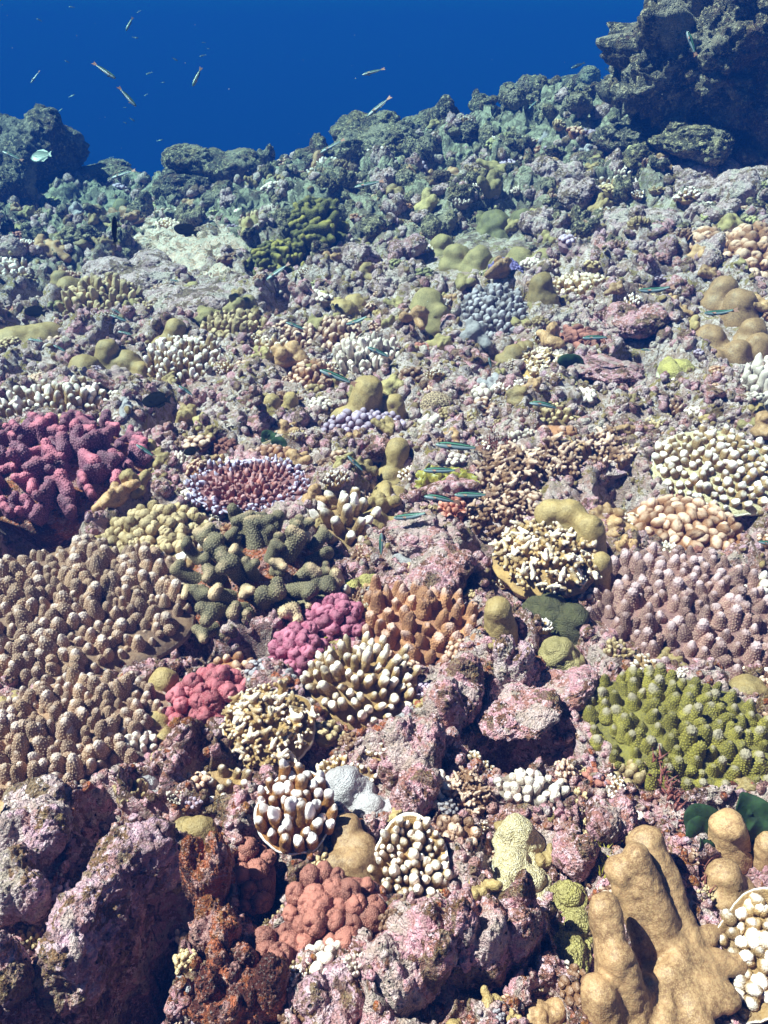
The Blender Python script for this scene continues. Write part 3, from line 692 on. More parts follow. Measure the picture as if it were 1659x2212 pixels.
colony('f', 675, 825, 100, 70, 'stubfat', 8.5, CM['caramel'], 'finger_coral', 'coral', 'dark rusty finger coral left of the white beaded fingers', 'the dark rusty fingers', tilt=18, dome=.35, sp=1.8)
colony('f', 735, 735, 95, 80, 'stubfat', 8, CM['brown'], 'finger_coral', 'coral', 'brown finger coral behind the white beaded fingers', 'the brown fingers', tilt=18, dome=.35, sp=1.8)
colony('f', 652, 742, 80, 60, 'stubfat', 8, CM['brown'], 'finger_coral', 'coral', 'brown finger coral touching a striped fish from below', 'the brown fingers under the fish', tilt=18, dome=.35, sp=1.8)
colony('f', 585, 778, 90, 55, 'stub', 7.5, CM['gold'], 'finger_coral', 'coral', 'golden white tipped coral left of the dark rusty fingers', 'the golden tips', tilt=18, dome=.35, sp=1.9)
colony('f', 510, 718, 150, 75, 'stubfat', 8.5, CM['beige'], 'finger_coral', 'coral', 'wide dull beige coral of blunt fingers in mid reef', 'the dull beige fingers', tilt=15, dome=.25, sp=1.85)
colony('f', 400, 790, 170, 95, 'stub', 7.5, CM['cream'], 'finger_coral', 'coral', 'straw coloured coral with pale tips above the round black fish', 'the straw coloured coral', tilt=15, dome=.25, sp=1.95)
colony('f', 668, 662, 75, 36, 'stub', 6.5, CM['whiteknob'], 'finger_coral', 'coral', 'small off white coral below the dark olive antler', 'the off white coral', tilt=18, dome=.4, sp=1.8)
colony('f', 222, 668, 170, 95, 'stub', 8.5, CM['beige'], 'finger_coral', 'coral', 'large pale olive finger coral on the left slope', 'the pale olive fingers', tilt=22, dome=.3, sp=1.8)
colony('f', 25, 608, 80, 55, 'stub', 8, CM['cream'], 'finger_coral', 'coral', 'yellowish finger coral at the left edge of the slope', 'the yellowish left edge coral', tilt=15, dome=.3, sp=1.8)
colony('f', 130, 880, 260, 60, 'stub', 9, CM['cream'], 'finger_coral', 'coral', 'band of creamy fingers standing behind the purple antler', 'the creamy band', tilt=12, dome=.2, sp=1.9)
colony('f', 1090, 600, 86, 66, 'bead', 6.5, CM['violet'], 'knob_coral', 'coral', 'deep violet knob coral', 'the violet coral', tilt=22, dome=.45, sp=1.6)
colony('f', 1068, 688, 150, 140, 'stubfat', 8, CM['slate'], 'finger_coral', 'coral', 'slate grey finger coral below the violet one', 'the slate grey fingers', tilt=25, dome=.3, sp=1.75)
colony('f', 1262, 632, 150, 58, 'stubfat', 7, CM['gold'], 'knob_coral', 'coral', 'warm peach finger coral right of the olive column', 'the peach fingers', tilt=22, dome=.35, sp=1.7)
colony('f', 1365, 655, 90, 50, 'stubfat', 7, CM['beige'], 'knob_coral', 'coral', 'faded tan knobs right of the peach fingers', 'the faded tan knobs', tilt=22, dome=.3, sp=1.8)
colony('f', 1170, 800, 90, 75, 'branchy', 8, CM['gold'], 'knob_coral', 'coral', 'pale peach knob coral left of the upright green leaf', 'the pale peach knobs', tilt=20, dome=.35, sp=1.8)
colony('f', 1190, 900, 95, 45, 'stubfat', 7, CM['beige'], 'knob_coral', 'coral', 'yellow beige knobs above the dull pink lumps', 'the yellow beige knobs', tilt=20, dome=.3, sp=1.8)
colony('f', 1195, 945, 100, 50, 'cauli', 14, CM['orange'], 'knob_coral', 'coral', 'dull pink lumps in a row below the yellow beige knobs', 'the dull pink lumps', tilt=20, dome=.2, sp=1.9)
colony('f', 688, 545, 110, 110, 'blade', 14, CM['olive'], 'antler_coral', 'coral', 'dark olive green antler coral standing over a shadowed hollow', 'the dark olive antler', tilt=15, dome=.5, sp=1.6, upmix=.3, lift=.08)
colony('f', 600, 592, 120, 60, 'blade', 11, CM['olive'], 'antler_coral', 'coral', 'lower olive green coral under a small striped fish', 'the lower olive coral', tilt=15, dome=.4, sp=1.8, upmix=.3, lift=.05)
colony('f', 1620, 560, 110, 130, 'cauli', 13, CM['caramel'], 'knob_coral', 'coral', 'orange tan knobby coral above the right hand tan folds', 'the orange tan knobs', tilt=22, dome=.4, sp=1.7)
colony('f', 1520, 545, 100, 80, 'cauli', 11, CM['caramel'], 'knob_coral', 'coral', 'rough orange knobs left of the orange tan coral', 'the rough orange knobs', tilt=22, dome=.3, sp=1.8)
colony('f', 1250, 740, 110, 50, 'ridge', 8, CM['redbrown'], 'knob_coral', 'coral', 'muted red knob coral beneath a striped fish, right of the slate fingers', 'the muted red knobs', tilt=20, dome=.3, sp=1.8)
colony('f', 720, 385, 110, 36, 'stub', 5.5, CM['cream'], 'finger_coral', 'coral', 'far pale comb of upright finger corals at the reef crest', 'the pale comb on the crest', tilt=15, dome=.4, sp=1.8)
colony('f', 560, 500, 0.1+90, 40, 'stub', 6, CM['beige'], 'finger_coral', 'coral', 'far sandy coral to the right of the bright patch', 'the sandy far coral', tilt=15, dome=.3, sp=1.8)
colony('f', 1330, 425, 110, 26, 'stub', 6.5, CM['cream'], 'finger_coral', 'coral', 'pale yellow far finger row on the right slope', 'the pale yellow far row', tilt=18, dome=.4, sp=1.7)
colony('f', 1395, 270, 80, 46, 'stub', 5.5, CM['whiteknob'], 'finger_coral', 'coral', 'pale far bush coral at the foot of the dark boulder', 'the pale bush coral', tilt=25, dome=.6, sp=1.6)
colony('f', 1515, 288, 52, 34, 'stub', 5.5, CM['whiteknob'], 'finger_coral', 'coral', 'whitish far coral tuft right of the pale bush coral', 'the whitish tuft', tilt=25, dome=.6, sp=1.6)
colony('f', 1365, 325, 90, 40, 'cauli', 7, CM['farolive'], 'knob_coral', 'coral', 'olive far knob coral below the pale bush coral', 'the olive far knobs', tilt=25, dome=.5, sp=1.5)

# ---- fleshy lobed corals -------------------------------------------------------------
LE = CM['leather']; L2 = CM['leather2']
smooth([(1502, 2085, 1402, 1802, 46, .5), (1475, 2100, 1380, 1840, 36, .4), (1428, 2085, 1344, 1862, 36, .4),
        (1350, 2220, 1307, 1945, 38, .4), (1385, 2215, 1335, 2050, 42, .3), (1322, 2235, 1300, 2130, 44, .3),
        (1455, 2060, 1560, 2015, 24, 1), (1470, 2090, 1588, 2085, 25, 1), (1460, 2110, 1568, 2160, 25, 1), (1450, 2120, 1515, 2215, 24, 1), (1430, 2130, 1430, 2245, 25, 1), (1390, 2150, 1360, 2260, 28, 1)],
       LE, 'lobed_coral', 'coral', 'big tan leathery coral with three upright folds and a rippled skirt', 'the big tan folded coral', k=0.36, res=124, disp=.10, flat=[(1480, 2120, 92, 66, 26), (1390, 2210, 110, 60, 26)])
smooth([(1580, 1825, 1570, 1748, 42)], LE, 'lobed_coral', 'coral', 'upper egg shaped tan lobe above the dark green leaves', 'the upper egg lobe', res=44, disp=.08)
smooth([(1572, 1915, 1565, 1855, 44)], LE, 'lobed_coral', 'coral', 'lower egg shaped tan lobe with a frilled edge', 'the lower egg lobe', res=44, disp=.08, flat=[(1572, 1925, 56, 34, 12)])
smooth([(1660, 1850, 1655, 1790, 30)], LE, 'lobed_coral', 'coral', 'small tan lobe cut by the right edge', 'the small right edge lobe', res=36)
smooth([(758, 1895, 748, 1772, 36, .6), (795, 1890, 785, 1815, 34, .6), (728, 1900, 722, 1855, 30, .6), (770, 1905, 768, 1850, 40, .5)], LE, 'lobed_coral', 'coral', 'tan leaf shaped coral lobe between the rust fingers and the cup', 'the tan leaf lobe', res=50, disp=.08)
smooth([(760, 1700, 745, 1660, 42), (800, 1735, 800, 1715, 44), (850, 1745, 850, 1730, 30), (735, 1690, 722, 1662, 28)], CM['pearl'], 'crust_coral', 'coral', 'pearl grey lumpy crust below the plump white tips', 'the pearl grey crust', res=56, kn=(.5, .2), k=.3)
smooth([(1120, 1800, 1118, 1760, 44), (1110, 1860, 1105, 1830, 46), (1150, 1890, 1150, 1880, 34), (1085, 1910, 1080, 1900, 26)], CM['creamcrust'], 'crust_coral', 'coral', 'pale yellow wrinkled lobe with cream edge below the cream knobs', 'the pale yellow lobe', res=60, kn=(.35, .12), k=.3)
smooth([(1230, 1925, 1228, 1915, 32)], CM['yellow'], 'crust_coral', 'coral', 'small lemon yellow crust patch, upper of two', 'the upper yellow patch', res=40, kn=(.4, .15))
smooth([(1250, 1985, 1250, 1975, 36), (1235, 2040, 1235, 2030, 38), (1240, 2080, 1240, 2075, 26)], CM['yellow'], 'crust_coral', 'coral', 'larger lemon yellow crust patch touching the folded coral', 'the lower yellow patch', res=44, kn=(.3, .12))
smooth([(1085, 1375, 1078, 1290, 34)], L2, 'lobed_coral', 'coral', 'single brown lobe with one round hole beside the fat fingers', 'the single brown lobe', res=44)
smooth([(1190, 1190, 1190, 1082, 36), (1240, 1195, 1236, 1080, 40), (1282, 1225, 1276, 1110, 32), (1300, 1275, 1298, 1190, 22)], L2, 'lobed_coral', 'coral', 'tan shell shaped coral sheet behind the pale golden coral', 'the tan shell sheet', k=.6, res=60)
smooth([(1120, 1160, 1115, 1140, 30), (1062, 1240, 1058, 1225, 24)], L2, 'lobed_coral', 'coral', 'two low tan lobes left of the pale golden coral', 'the two low tan lobes', res=50)
smooth([(1195, 1320, 1190, 1290, 50), (1235, 1345, 1235, 1310, 36), (1170, 1310, 1160, 1290, 30)], CM['bottle'], 'lumpy_coral', 'coral', 'bottle green lumpy coral foot under the pale golden coral', 'the bottle green foot', res=60, kn=(.42, .2), k=.3)
smooth([(1210, 1410, 1205, 1380, 42)], CM['mustard'], 'lumpy_coral', 'coral', 'dull yellow green lumpy coral ball beside the dark gap', 'the yellow green lump', res=50, kn=(.45, .2))
smooth([(340, 1490, 355, 1440, 34), (345, 1560, 342, 1530, 30), (350, 1590, 352, 1580, 24)], L2, 'lobed_coral', 'coral', 'row of three smooth tan lobes between tan table and crimson coral', 'the three smooth tan lobes', res=50)
smooth([(810, 1125, 806, 1105, 40)], L2, 'lobed_coral', 'coral', 'round tan lobe beside the cream fingers', 'the round tan lobe', res=44)
smooth([(800, 1080, 790, 1070, 28), (845, 1062, 850, 1050, 32)], L2, 'lobed_coral', 'coral', 'bean shaped tan lobe just above the round one', 'the bean shaped lobe', res=44)
smooth([(850, 1010, 858, 945, 24), (840, 1025, 838, 1010, 22), (868, 1015, 870, 1000, 18)], L2, 'lobed_coral', 'coral', 'upright tan lobe like a mitten in the centre', 'the mitten lobe', res=50)
smooth([(780, 895, 795, 812, 30), (745, 900, 740, 880, 24), (850, 895, 850, 850, 22), (820, 880, 815, 845, 26)], L2, 'lobed_coral', 'coral', 'fan of tan lobes rising behind the lavender knobs', 'the fan of tan lobes', res=60)
smooth([(580, 905, 588, 850, 17), (622, 890, 628, 845, 15)], L2, 'lobed_coral', 'coral', 'pair of upright tan fingers like thumbs', 'the pair of tan thumbs', res=50)
smooth([(925, 680, 925, 625, 34), (905, 690, 903, 660, 24), (950, 690, 950, 660, 20)], CM['mustard'], 'lobed_coral', 'coral', 'tall mustard dome with a dark cave at its foot', 'the mustard dome', res=52)
smooth([(745, 680, 740, 650, 30), (715, 665, 712, 645, 22), (770, 660, 768, 640, 20)], L2, 'lobed_coral', 'coral', 'folded tan coral of stacked rolls left of the mustard dome', 'the stacked rolls', res=56, kn=(.5, .2))
smooth([(830, 690, 830, 680, 24), (870, 688, 870, 676, 22), (795, 695, 795, 690, 20), (760, 705, 760, 700, 16)], CM['mustard'], 'lobed_coral', 'coral', 'low mustard folds between stacked rolls and dome', 'the low mustard folds', res=60)
smooth([(1172, 665, 1170, 590, 24), (1185, 668, 1185, 630, 22)], L2, 'lobed_coral', 'coral', 'tall olive brown column with one pore', 'the olive brown column', res=48)
smooth([(955, 530, 955, 510, 24), (985, 555, 985, 530, 24), (1030, 565, 1035, 535, 24), (905, 515, 905, 505, 20), (1080, 575, 1080, 560, 24), (1120, 560, 1125, 540, 28), (1170, 560, 1175, 545, 28)],
       CM['mustard'], 'lobed_coral', 'coral', 'long mustard crust of melted looking lumps across mid reef', 'the long mustard crust', res=96, kn=(.9, .2), k=.35, disp=.14, holes=.25)
smooth([(1075, 490, 1070, 460, 34), (1130, 470, 1130, 455, 22), (1035, 475, 1035, 460, 22)], CM['farolive'], 'lobed_coral', 'coral', 'olive crust lump with dark holes behind the mustard crust', 'the olive crust lump', res=60, kn=(.6, .2), holes=.3)
smooth([(640, 480, 642, 445, 20), (625, 490, 622, 470, 16)], CM['mustard'], 'lobed_coral', 'coral', 'far ochre lobes standing left of the dark olive antler', 'the far ochre lobes', res=44)
smooth([(150, 650, 148, 600, 26), (165, 640, 170, 605, 24), (130, 610, 130, 585, 18)], L2, 'lobed_coral', 'coral', 'tan lobes piled against a shadow on the left slope', 'the piled tan lobes', res=50)
smooth([(55, 730, 55, 715, 60), (100, 720, 100, 708, 42), (10, 740, 8, 725, 46)], L2, 'crust_coral', 'coral', 'broad flat ochre coral plate at the left edge', 'the flat ochre plate', res=60, k=.6, sub=.9)
smooth([(185, 815, 180, 770, 32), (235, 790, 232, 735, 22), (270, 790, 275, 760, 28), (215, 810, 215, 795, 18), (305, 800, 305, 780, 18)], L2, 'lobed_coral', 'coral', 'large tan lobed coral above the purple antler', 'the large tan lobes', res=70, holes=.3)
smooth([(370, 745, 378, 690, 22), (350, 755, 348, 730, 24)], L2, 'lobed_coral', 'coral', 'peaked tan lobe right of the large tan lobes', 'the peaked tan lobe', res=48)
smooth([(120, 455, 120, 445, 16), (215, 480, 215, 445, 14), (260, 465, 262, 430, 18), (160, 470, 160, 455, 16), (285, 480, 286, 465, 14)], CM['farolive'], 'lobed_coral', 'coral', 'far row of soft olive lobes on the left crest', 'the soft olive lobes', res=70)
smooth([(1555, 640, 1565, 600, 28), (1600, 670, 1600, 625, 30), (1625, 720, 1628, 690, 28), (1540, 740, 1535, 705, 32), (1590, 760, 1595, 735, 24), (1640, 750, 1640, 720, 24), (1545, 770, 1545, 755, 22)],
       LE, 'lobed_coral', 'coral', 'cluster of tan folds near the right edge under a striped fish', 'the right edge tan folds', res=84)
smooth([(1640, 515, 1640, 495, 20)], LE, 'lobed_coral', 'coral', 'round brown lobe at right edge above orange tan coral', 'the round brown lobe', res=40)
smooth([(1105, 765, 1110, 745, 24), (1135, 745, 1140, 735, 16)], L2, 'lobed_coral', 'coral', 'low ochre lobe right of the slate fingers', 'the low ochre lobe', res=44)
smooth([(1620, 1480, 1620, 1465, 48)], L2, 'lobed_coral', 'coral', 'flat tan lobe at the right edge above the green coral', 'the flat tan lobe', res=44)
smooth([(420, 1790, 430, 1760, 44)], L2, 'lobed_coral', 'coral', 'tan dome coral between lilac rock and rust fingers', 'the tan dome', res=44, disp=.12)
smooth([(20, 1760, 22, 1720, 36)], LE, 'lobed_coral', 'coral', 'orange tan lobe at left edge under the tan table', 'the orange tan lobe', res=40)
smooth([(310, 1690, 308, 1670, 32), (335, 1720, 335, 1710, 26)], CM['pearl'], 'crust_coral', 'coral', 'pale grey rounded crust below the white bead cluster', 'the pale grey crust', res=44, kn=(.5, .15))
smooth([(795, 1245, 795, 1235, 24), (760, 1260, 760, 1255, 20)], CM['yellow'], 'crust_coral', 'coral', 'yellow ochre crust left of the upright fish', 'the yellow ochre crust', res=44, kn=(.4, .2))
smooth([(1380, 2250, 1380, 2240, 1)], CM['leather'], 'lobed_coral', 'coral', 'x') if False else None
smooth([(1160, 2190, 1150, 2165, 40), (1200, 2180, 1195, 2160, 26)], LE, 'lobed_coral', 'coral', 'peach brown lumpy coral at the bottom edge left of the folds', 'the peach brown lump', res=50, kn=(.5, .2))
smooth([(980, 2225, 975, 2210, 30)], L2, 'lobed_coral', 'coral', 'ochre lump on the bottom edge', 'the ochre lump', res=40)
smooth([(1470, 790, 1470, 780, 30), (1530, 815, 1530, 808, 26)], CM['yellow'], 'crust_coral', 'coral', 'lime tinged crust under the right edge tan folds', 'the lime crust', res=50, kn=(.35, .2))

# ---- rocks -----------------------------------------------------------------------------
smooth([(330, 1845, 325, 1775, 52), (260, 1870, 260, 1800, 60), (225, 1950, 215, 1880, 60), (175, 2010, 168, 1940, 54), (150, 2075, 140, 2000, 62), (385, 1830, 385, 1800, 34)], M_mauve, 'reef_rock', 'rock', 'long lilac pitted boulder slanting down the lower left beside a black hollow', 'the long lilac boulder', k=.5, res=110, disp=.14, kn=(.36, .16), holes=.6, hf=.8, lower=.08)
rock_at(75, 1815, 170, 110, M_mauve, 'grey olive boulder left of the lilac ridge', 'the grey olive boulder', 2, rz=1.2)
rock_at(40, 1930, 150, 130, M_mauve, 'knobbly grey boulder at left edge', 'the knobbly grey boulder', 3, rz=.3)
rock_at(25, 2110, 130, 120, M_mauve, 'pale lower left corner boulder', 'the corner boulder', 4, rz=2.9)
rock_at(90, 1745, 170, 80, M_grey, 'grey bristly rock below the lower tan table', 'the bristly rock', 5, rz=2.9)
rock_at(450, 1900, 120, 160, M_brown, 'brown mauve rock left of the dark red beads', 'the brown mauve rock', 2, rz=.9)
rock_at(465, 2010, 120, 120, M_brown, 'rusty brown encrusted rock under the brown mauve one', 'the rusty rock', 0, rz=2.4)
rock_at(490, 2180, 160, 110, M_brown, 'wide rusty orange rock on the bottom edge', 'the rusty orange rock', 5, rz=.4)
rock_at(500, 2100, 110, 110, M_brown, 'brown pitted stone between rusty rock and red brown column', 'the brown pitted stone', 1, rz=3.4)
rock_at(560, 2150, 150, 130, M_brown, 'dark rusty rock at the bottom beside the red brown column', 'the dark rusty rock', 4, rz=.9)
rock_at(720, 2170, 170, 100, M_mauve, 'violet grey knobbed rock at bottom edge', 'the violet grey rock', 3, rz=1.9)
rock_at(890, 2090, 200, 190, M_pinkrock, 'grey pink encrusted rock below the cup coral', 'the grey pink rock', 1, rz=.2)
rock_at(1030, 2060, 170, 210, M_pinkrock, 'pink streaked rock with red stains right of the cup coral', 'the pink streaked rock', 5, rz=1.1)
rock_at(1120, 2020, 130, 170, M_pinkrock, 'pink rock under the pale yellow lobe', 'the pink rock', 2, rz=2.5)
rock_at(1235, 1850, 110, 90, M_pinkrock, 'bright pink rock between yellow patch and folded coral', 'the bright pink rock', 4)
rock_at(1320, 1775, 120, 90, M_pinkrock, 'pink and white rock under the green coral', 'the pink and white rock', 0, rz=.8)
rock_at(895, 1630, 150, 120, M_pinkrock, 'pink stained rock right of the plump white tips', 'the pink stained rock', 3, rz=1.4)
rock_at(900, 1720, 110, 110, M_pinkrock, 'speckled pale pink rock beside the pearl grey crust', 'the speckled rock', 1, rz=.5)
rock_at(985, 1510, 150, 120, M_pinkrock, 'lilac pink knobbly rock below the fat fingers', 'the lilac pink rock', 2, rz=2.0)
rock_at(1110, 1450, 110, 130, M_mauve, 'mauve knobbly rock beside the yellow green lump', 'the mauve rock', 5, rz=.9)
rock_at(1130, 1540, 170, 60, M_pinkrock, 'long pink ledge above the dark hollow', 'the pink ledge', 0, rz=.3, ry=-.35)
rock_at(1215, 1490, 150, 50, M_pinkrock, 'narrow pink grey ledge joining the green coral', 'the narrow ledge', 4, rz=.2, ry=-.3)
rock_at(950, 1250, 160, 110, M_pinkrock, 'pale lilac rock with smooth blobs in the centre', 'the centre rock', 1, rz=.7)
rock_at(905, 1165, 150, 80, M_pinkrock, 'pale pink rock under a striped fish', 'the pale pink rock', 3)
rock_at(1370, 700, 150, 80, M_pinkrock, 'big mauve boulder over a dark cave on the right', 'the mauve cave boulder', 2, rz=.4)
rock_at(1310, 800, 160, 50, M_pinkrock, 'pinkish slab below the mauve cave boulder', 'the pinkish slab', 0)
rock_at(640, 915, 60, 60, M_mauve, 'purple grey rock under the tan thumbs', 'the purple grey rock', 1)
rock_at(560, 920, 80, 60, M_pinkrock, 'grey pink rock left of the tan thumbs', 'the thumbs rock', 4)
rock_at(770, 570, 110, 80, M_grey, 'blue grey rough rock right of the dark olive antler', 'the blue grey rock', 2)
rock_at(830, 620, 80, 60, M_grey, 'crumbly grey rock above the mustard folds', 'the crumbly rock', 5)
rock_at(880, 540, 90, 60, M_mauve, 'mauve grey rock left of the mustard crust', 'the mauve grey rock', 1)
smooth([(400, 560, 400, 550, 22)], M_pale, 'reef_rock', 'rock', 'bright pale rock patch with a black fish above it', 'the bright pale patch', k=.8, res=110, disp=.45, sub=1, hf=.5, lower=.1, flat=[(400, 515, 110, 44, 26), (450, 550, 110, 44, 24), (345, 500, 70, 34, 20), (490, 590, 90, 30, 18)], kn=(.7, .35), holes=.3)  # low lumpy patch in a near-white rock colour
rock_at(300, 590, 240, 80, M_grey, 'wide lavender grey slab on the left slope', 'the lavender slab', 4, vz=.6)
rock_at(440, 640, 240, 70, M_grey, 'grey slab below the bright patch', 'the grey slab', 0, vz=.6)
rock_at(1210, 385, 110, 95, M_grey, 'brown grey boulder on the far right slope, upper', 'the brown grey boulder', 0)
rock_at(1245, 430, 110, 80, M_grey, 'brown grey boulder on the far right slope, lower', 'the lower far boulder', 2)
rock_at(1400, 470, 200, 70, M_grey, 'long pale grey slab on the right slope', 'the long grey slab', 3, vz=.7)
rock_at(1560, 390, 220, 110, M_grey, 'pale teal grey slab right under the dark boulder', 'the teal grey slab', 1, vz=.7)
rock_at(60, 350, 260, 190, M_dark, 'big dark boulder on the left skyline with a pale round fish before it', 'the left skyline boulder', 2, d=6.6, rz=.6)
rock_at(20, 400, 130, 130, M_dark, 'dark boulder at the left edge under the skyline boulder', 'the left edge boulder', 4, d=6.0, rz=1.4)
rock_at(230, 378, 150, 56, M_far, 'low dark rock right of the left skyline boulder', 'the low dark rock', 3, d=6.8)
rock_at(475, 365, 200, 110, M_far, 'mound on the crest left of centre topped with corals', 'the crest mound', 0, d=6.3, rz=.4)
rock_at(575, 345, 40, 60, M_dark, 'small dark pinnacle on the crest', 'the small pinnacle', 1, d=6.5)
rock_at(390, 405, 130, 70, M_dark, 'dark knoll at the left foot of the crest mound', 'the dark knoll', 5, d=6.1)
rock_at(815, 310, 210, 120, M_far, 'rising rocky mound on the crest in the centre', 'the central crest mound', 1, d=6.3, rz=1.9)
rock_at(930, 275, 130, 70, M_far, 'dark ragged rock on the central crest', 'the ragged rock', 3, d=6.6)
rock_at(1036, 230, 50, 60, M_far, 'pointed rock on the right skyline', 'the pointed rock', 5, d=6.7)
rock_at(985, 310, 160, 80, M_dark, 'dark rock below the ragged skyline', 'the dark crest rock', 2, d=6.0)
rock_at(1165, 215, 120, 105, M_far, 'round blue grey boulder on the right skyline', 'the round skyline boulder', 0, d=7.0, rz=.9)
rock_at(1250, 180, 100, 60, M_far, 'faint flat topped boulder farthest on the right skyline', 'the faint boulder', 4, d=7.8)
rock_at(1110, 290, 190, 90, M_far, 'broken rocks below the round skyline boulder', 'the broken rocks', 5, d=6.2, rz=2.2)
rock_at(1240, 260, 140, 90, M_far, 'pale green topped rock left of the dark overhang', 'the green topped rock', 1, d=6.6, rz=.4)
rock_at(1390, 300, 200, 90, M_dark, 'dark rocks under the overhang', 'the overhang rocks', 3, d=5.2)
rock_at(1110, 210, 90, 60, M_far, 'small rock left of the round skyline boulder', 'the small skyline rock', 2, d=7.0)

rock_at(1490, 310, 170, 90, M_far, 'jagged olive rock at the foot of the huge dark boulder', 'the jagged olive rock', 5, d=4.7)
rock_at(1390, 345, 110, 70, M_far, 'small olive rock left of the jagged one under the overhang', 'the small olive rock', 2, d=4.9, rz=2)
def big_boulder():
    d = 4.9; s = d / FPX
    def Q(u, v, dd=0): return np.array([0, 0, CAMZ]) + (d + dd) * ray(u, v)
    c = Q(1560, 150)
    bl = []
    for u, v, a, b_, e in ((1560, 110, 210, 190, 150), (1520, 40, 58, 150, 95), (1470, 120, 48, 120, 55), (1392, 200, 46, 90, 20), (1450, 205, 80, 110, 34), (1580, 215, 130, 150, 60), (1680, 60, 200, 200, 240), (1500, 165, 110, 130, 70), (1650, 245, 120, 130, 50)):
        bl.append(('e', Q(u, v, rng.uniform(-.1, .15)) - c, (a * s, b_ * s, e * s), rng.uniform(-.3, .3)))
    V, F = implicit(bl, 0.10, 120); N = vnormals(V, F)
    w1, i1, _ = worley(V * 4.5, 3); w2, i2, _ = worley(V * 12, 8); w3, i3, _ = worley(V * 30, 5)
    V = V + N * (0.22 * (0.5 - w1) * (.4 + i1) + 0.12 * (0.5 - w2) * (.2 + i2) + .06 * (.5 - w3) * (.3 + i3) + 0.08 * fbm(V * 4, 4))[:, None]
    o = link('reef_boulder', mk('reef_boulder', V, [F]), None, M_dark); o.location = c
    tag(o, 'huge dark encrusted boulder with overhangs filling the upper right corner', 'boulder')
LAND.append((1500, 130, 'the huge dark boulder'))
SPEC.append(big_boulder)

# ------------------------------------------------------------------ terrain
HOLES = [(60, 1190, 110, 90, .16), (270, 2110, 110, 130, .3), (345, 1985, 70, 130, .28), (120, 2190, 160, 60, .15), (370, 1370, 120, 60, .14), (520, 1410, 110, 40, .12), (655, 1640, 60, 60, .12),
         (1045, 1190, 50, 40, .12), (1235, 1430, 50, 80, .14), (1125, 1600, 130, 55, .2), (1350, 1060, 60, 45, .14), (1400, 790, 80, 28, .16), (1620, 2130, 60, 90, .10),
         (570, 1890, 60, 90, .12), (620, 655, 60, 35, .16), (925, 715, 34, 24, .12), (430, 1640, 30, 60, .08), (1340, 1790, 90, 40, .10), (1580, 1780, 100, 60, .10), (90, 645, 60, 35, .12),
         (250, 735, 50, 20, .1), (380, 890, 50, 40, .10), (300, 1140, 40, 40, .10), (1090, 770, 60, 18, .1), (1600, 1120, 60, 30, .10), (210, 1745, 50, 50, .1), (110, 1120, 130, 60, .15), (1000, 1500, 40, 60, .06), (700, 1930, 60, 30, .08)]
HW = []
for u, v, a, b_, z in HOLES:
    p, t = P(u, v); HW.append((p[0], p[1], a * t / FPX, b_ * t / FPX / max(math.sin(dep(u, v)), .3), z * 1.35))

def relief(x, y, masks=True):
    h = H(x, y)
    P3 = np.stack([x, y, np.zeros_like(x)], 1)
    wx = 0.09 * fbm(P3 * 5, 3, 5); wy = 0.09 * fbm(P3 * 5 + 31, 3, 9)
    Q = P3 + np.stack([wx, wy, 0 * wx], 1)
    far = sst(y, 2.5, 6.0)
    a1 = 0.085 + 0.17 * far
    w, i, _ = worley(Q * 2.6, 21, 2); d = a1 * (0.75 - w) * (0.25 + i)
    w, i, s = worley(Q * 7.5, 31, 2); d += (0.042 + 0.07 * far) * (0.65 - w ** 1.5) * (0.2 + i)
    w, i, s = worley(Q * 19, 41, 2); d += (0.022 + 0.02 * far) * (0.6 - w ** 1.4) * (0.15 + 1.1 * i)
    w, i, s = worley((P3 + 0.35 * (Q - P3)) * 52, 51, 2); d += 0.008 * (1 + far) * (0.5 - w) * (0.2 + i); d -= 0.012 * (1 - sst(w, .1, .35)) * (i > .8)
    d += 0.03 * fbm(P3 * 9, 5, 61, 0.6)
    m = np.ones_like(x); lo = np.zeros_like(x)
    if masks:
        for (cx, cy, rx, ry, l) in FOOT:
            k = np.abs(x - cx) < rx * 1.5; k &= np.abs(y - cy) < ry * 1.5
            if not k.any(): continue
            e = np.hypot((x[k] - cx) / rx, (y[k] - cy) / ry); f = 1 - sst(e, 0.75, 1.35)
            m[k] = np.minimum(m[k], 1 - 0.7 * f); lo[k] = np.maximum(lo[k], l * f)
        for (cx, cy, rx, ry, z) in HW:
            k = np.abs(x - cx) < rx * 2; k &= np.abs(y - cy) < ry * 2
            if not k.any(): continue
            e = np.hypot((x[k] - cx) / rx, (y[k] - cy) / ry); lo[k] = np.maximum(lo[k], z * (1 - sst(e, 0.45, 1.2)))
    return h + d * m - lo - 0.01

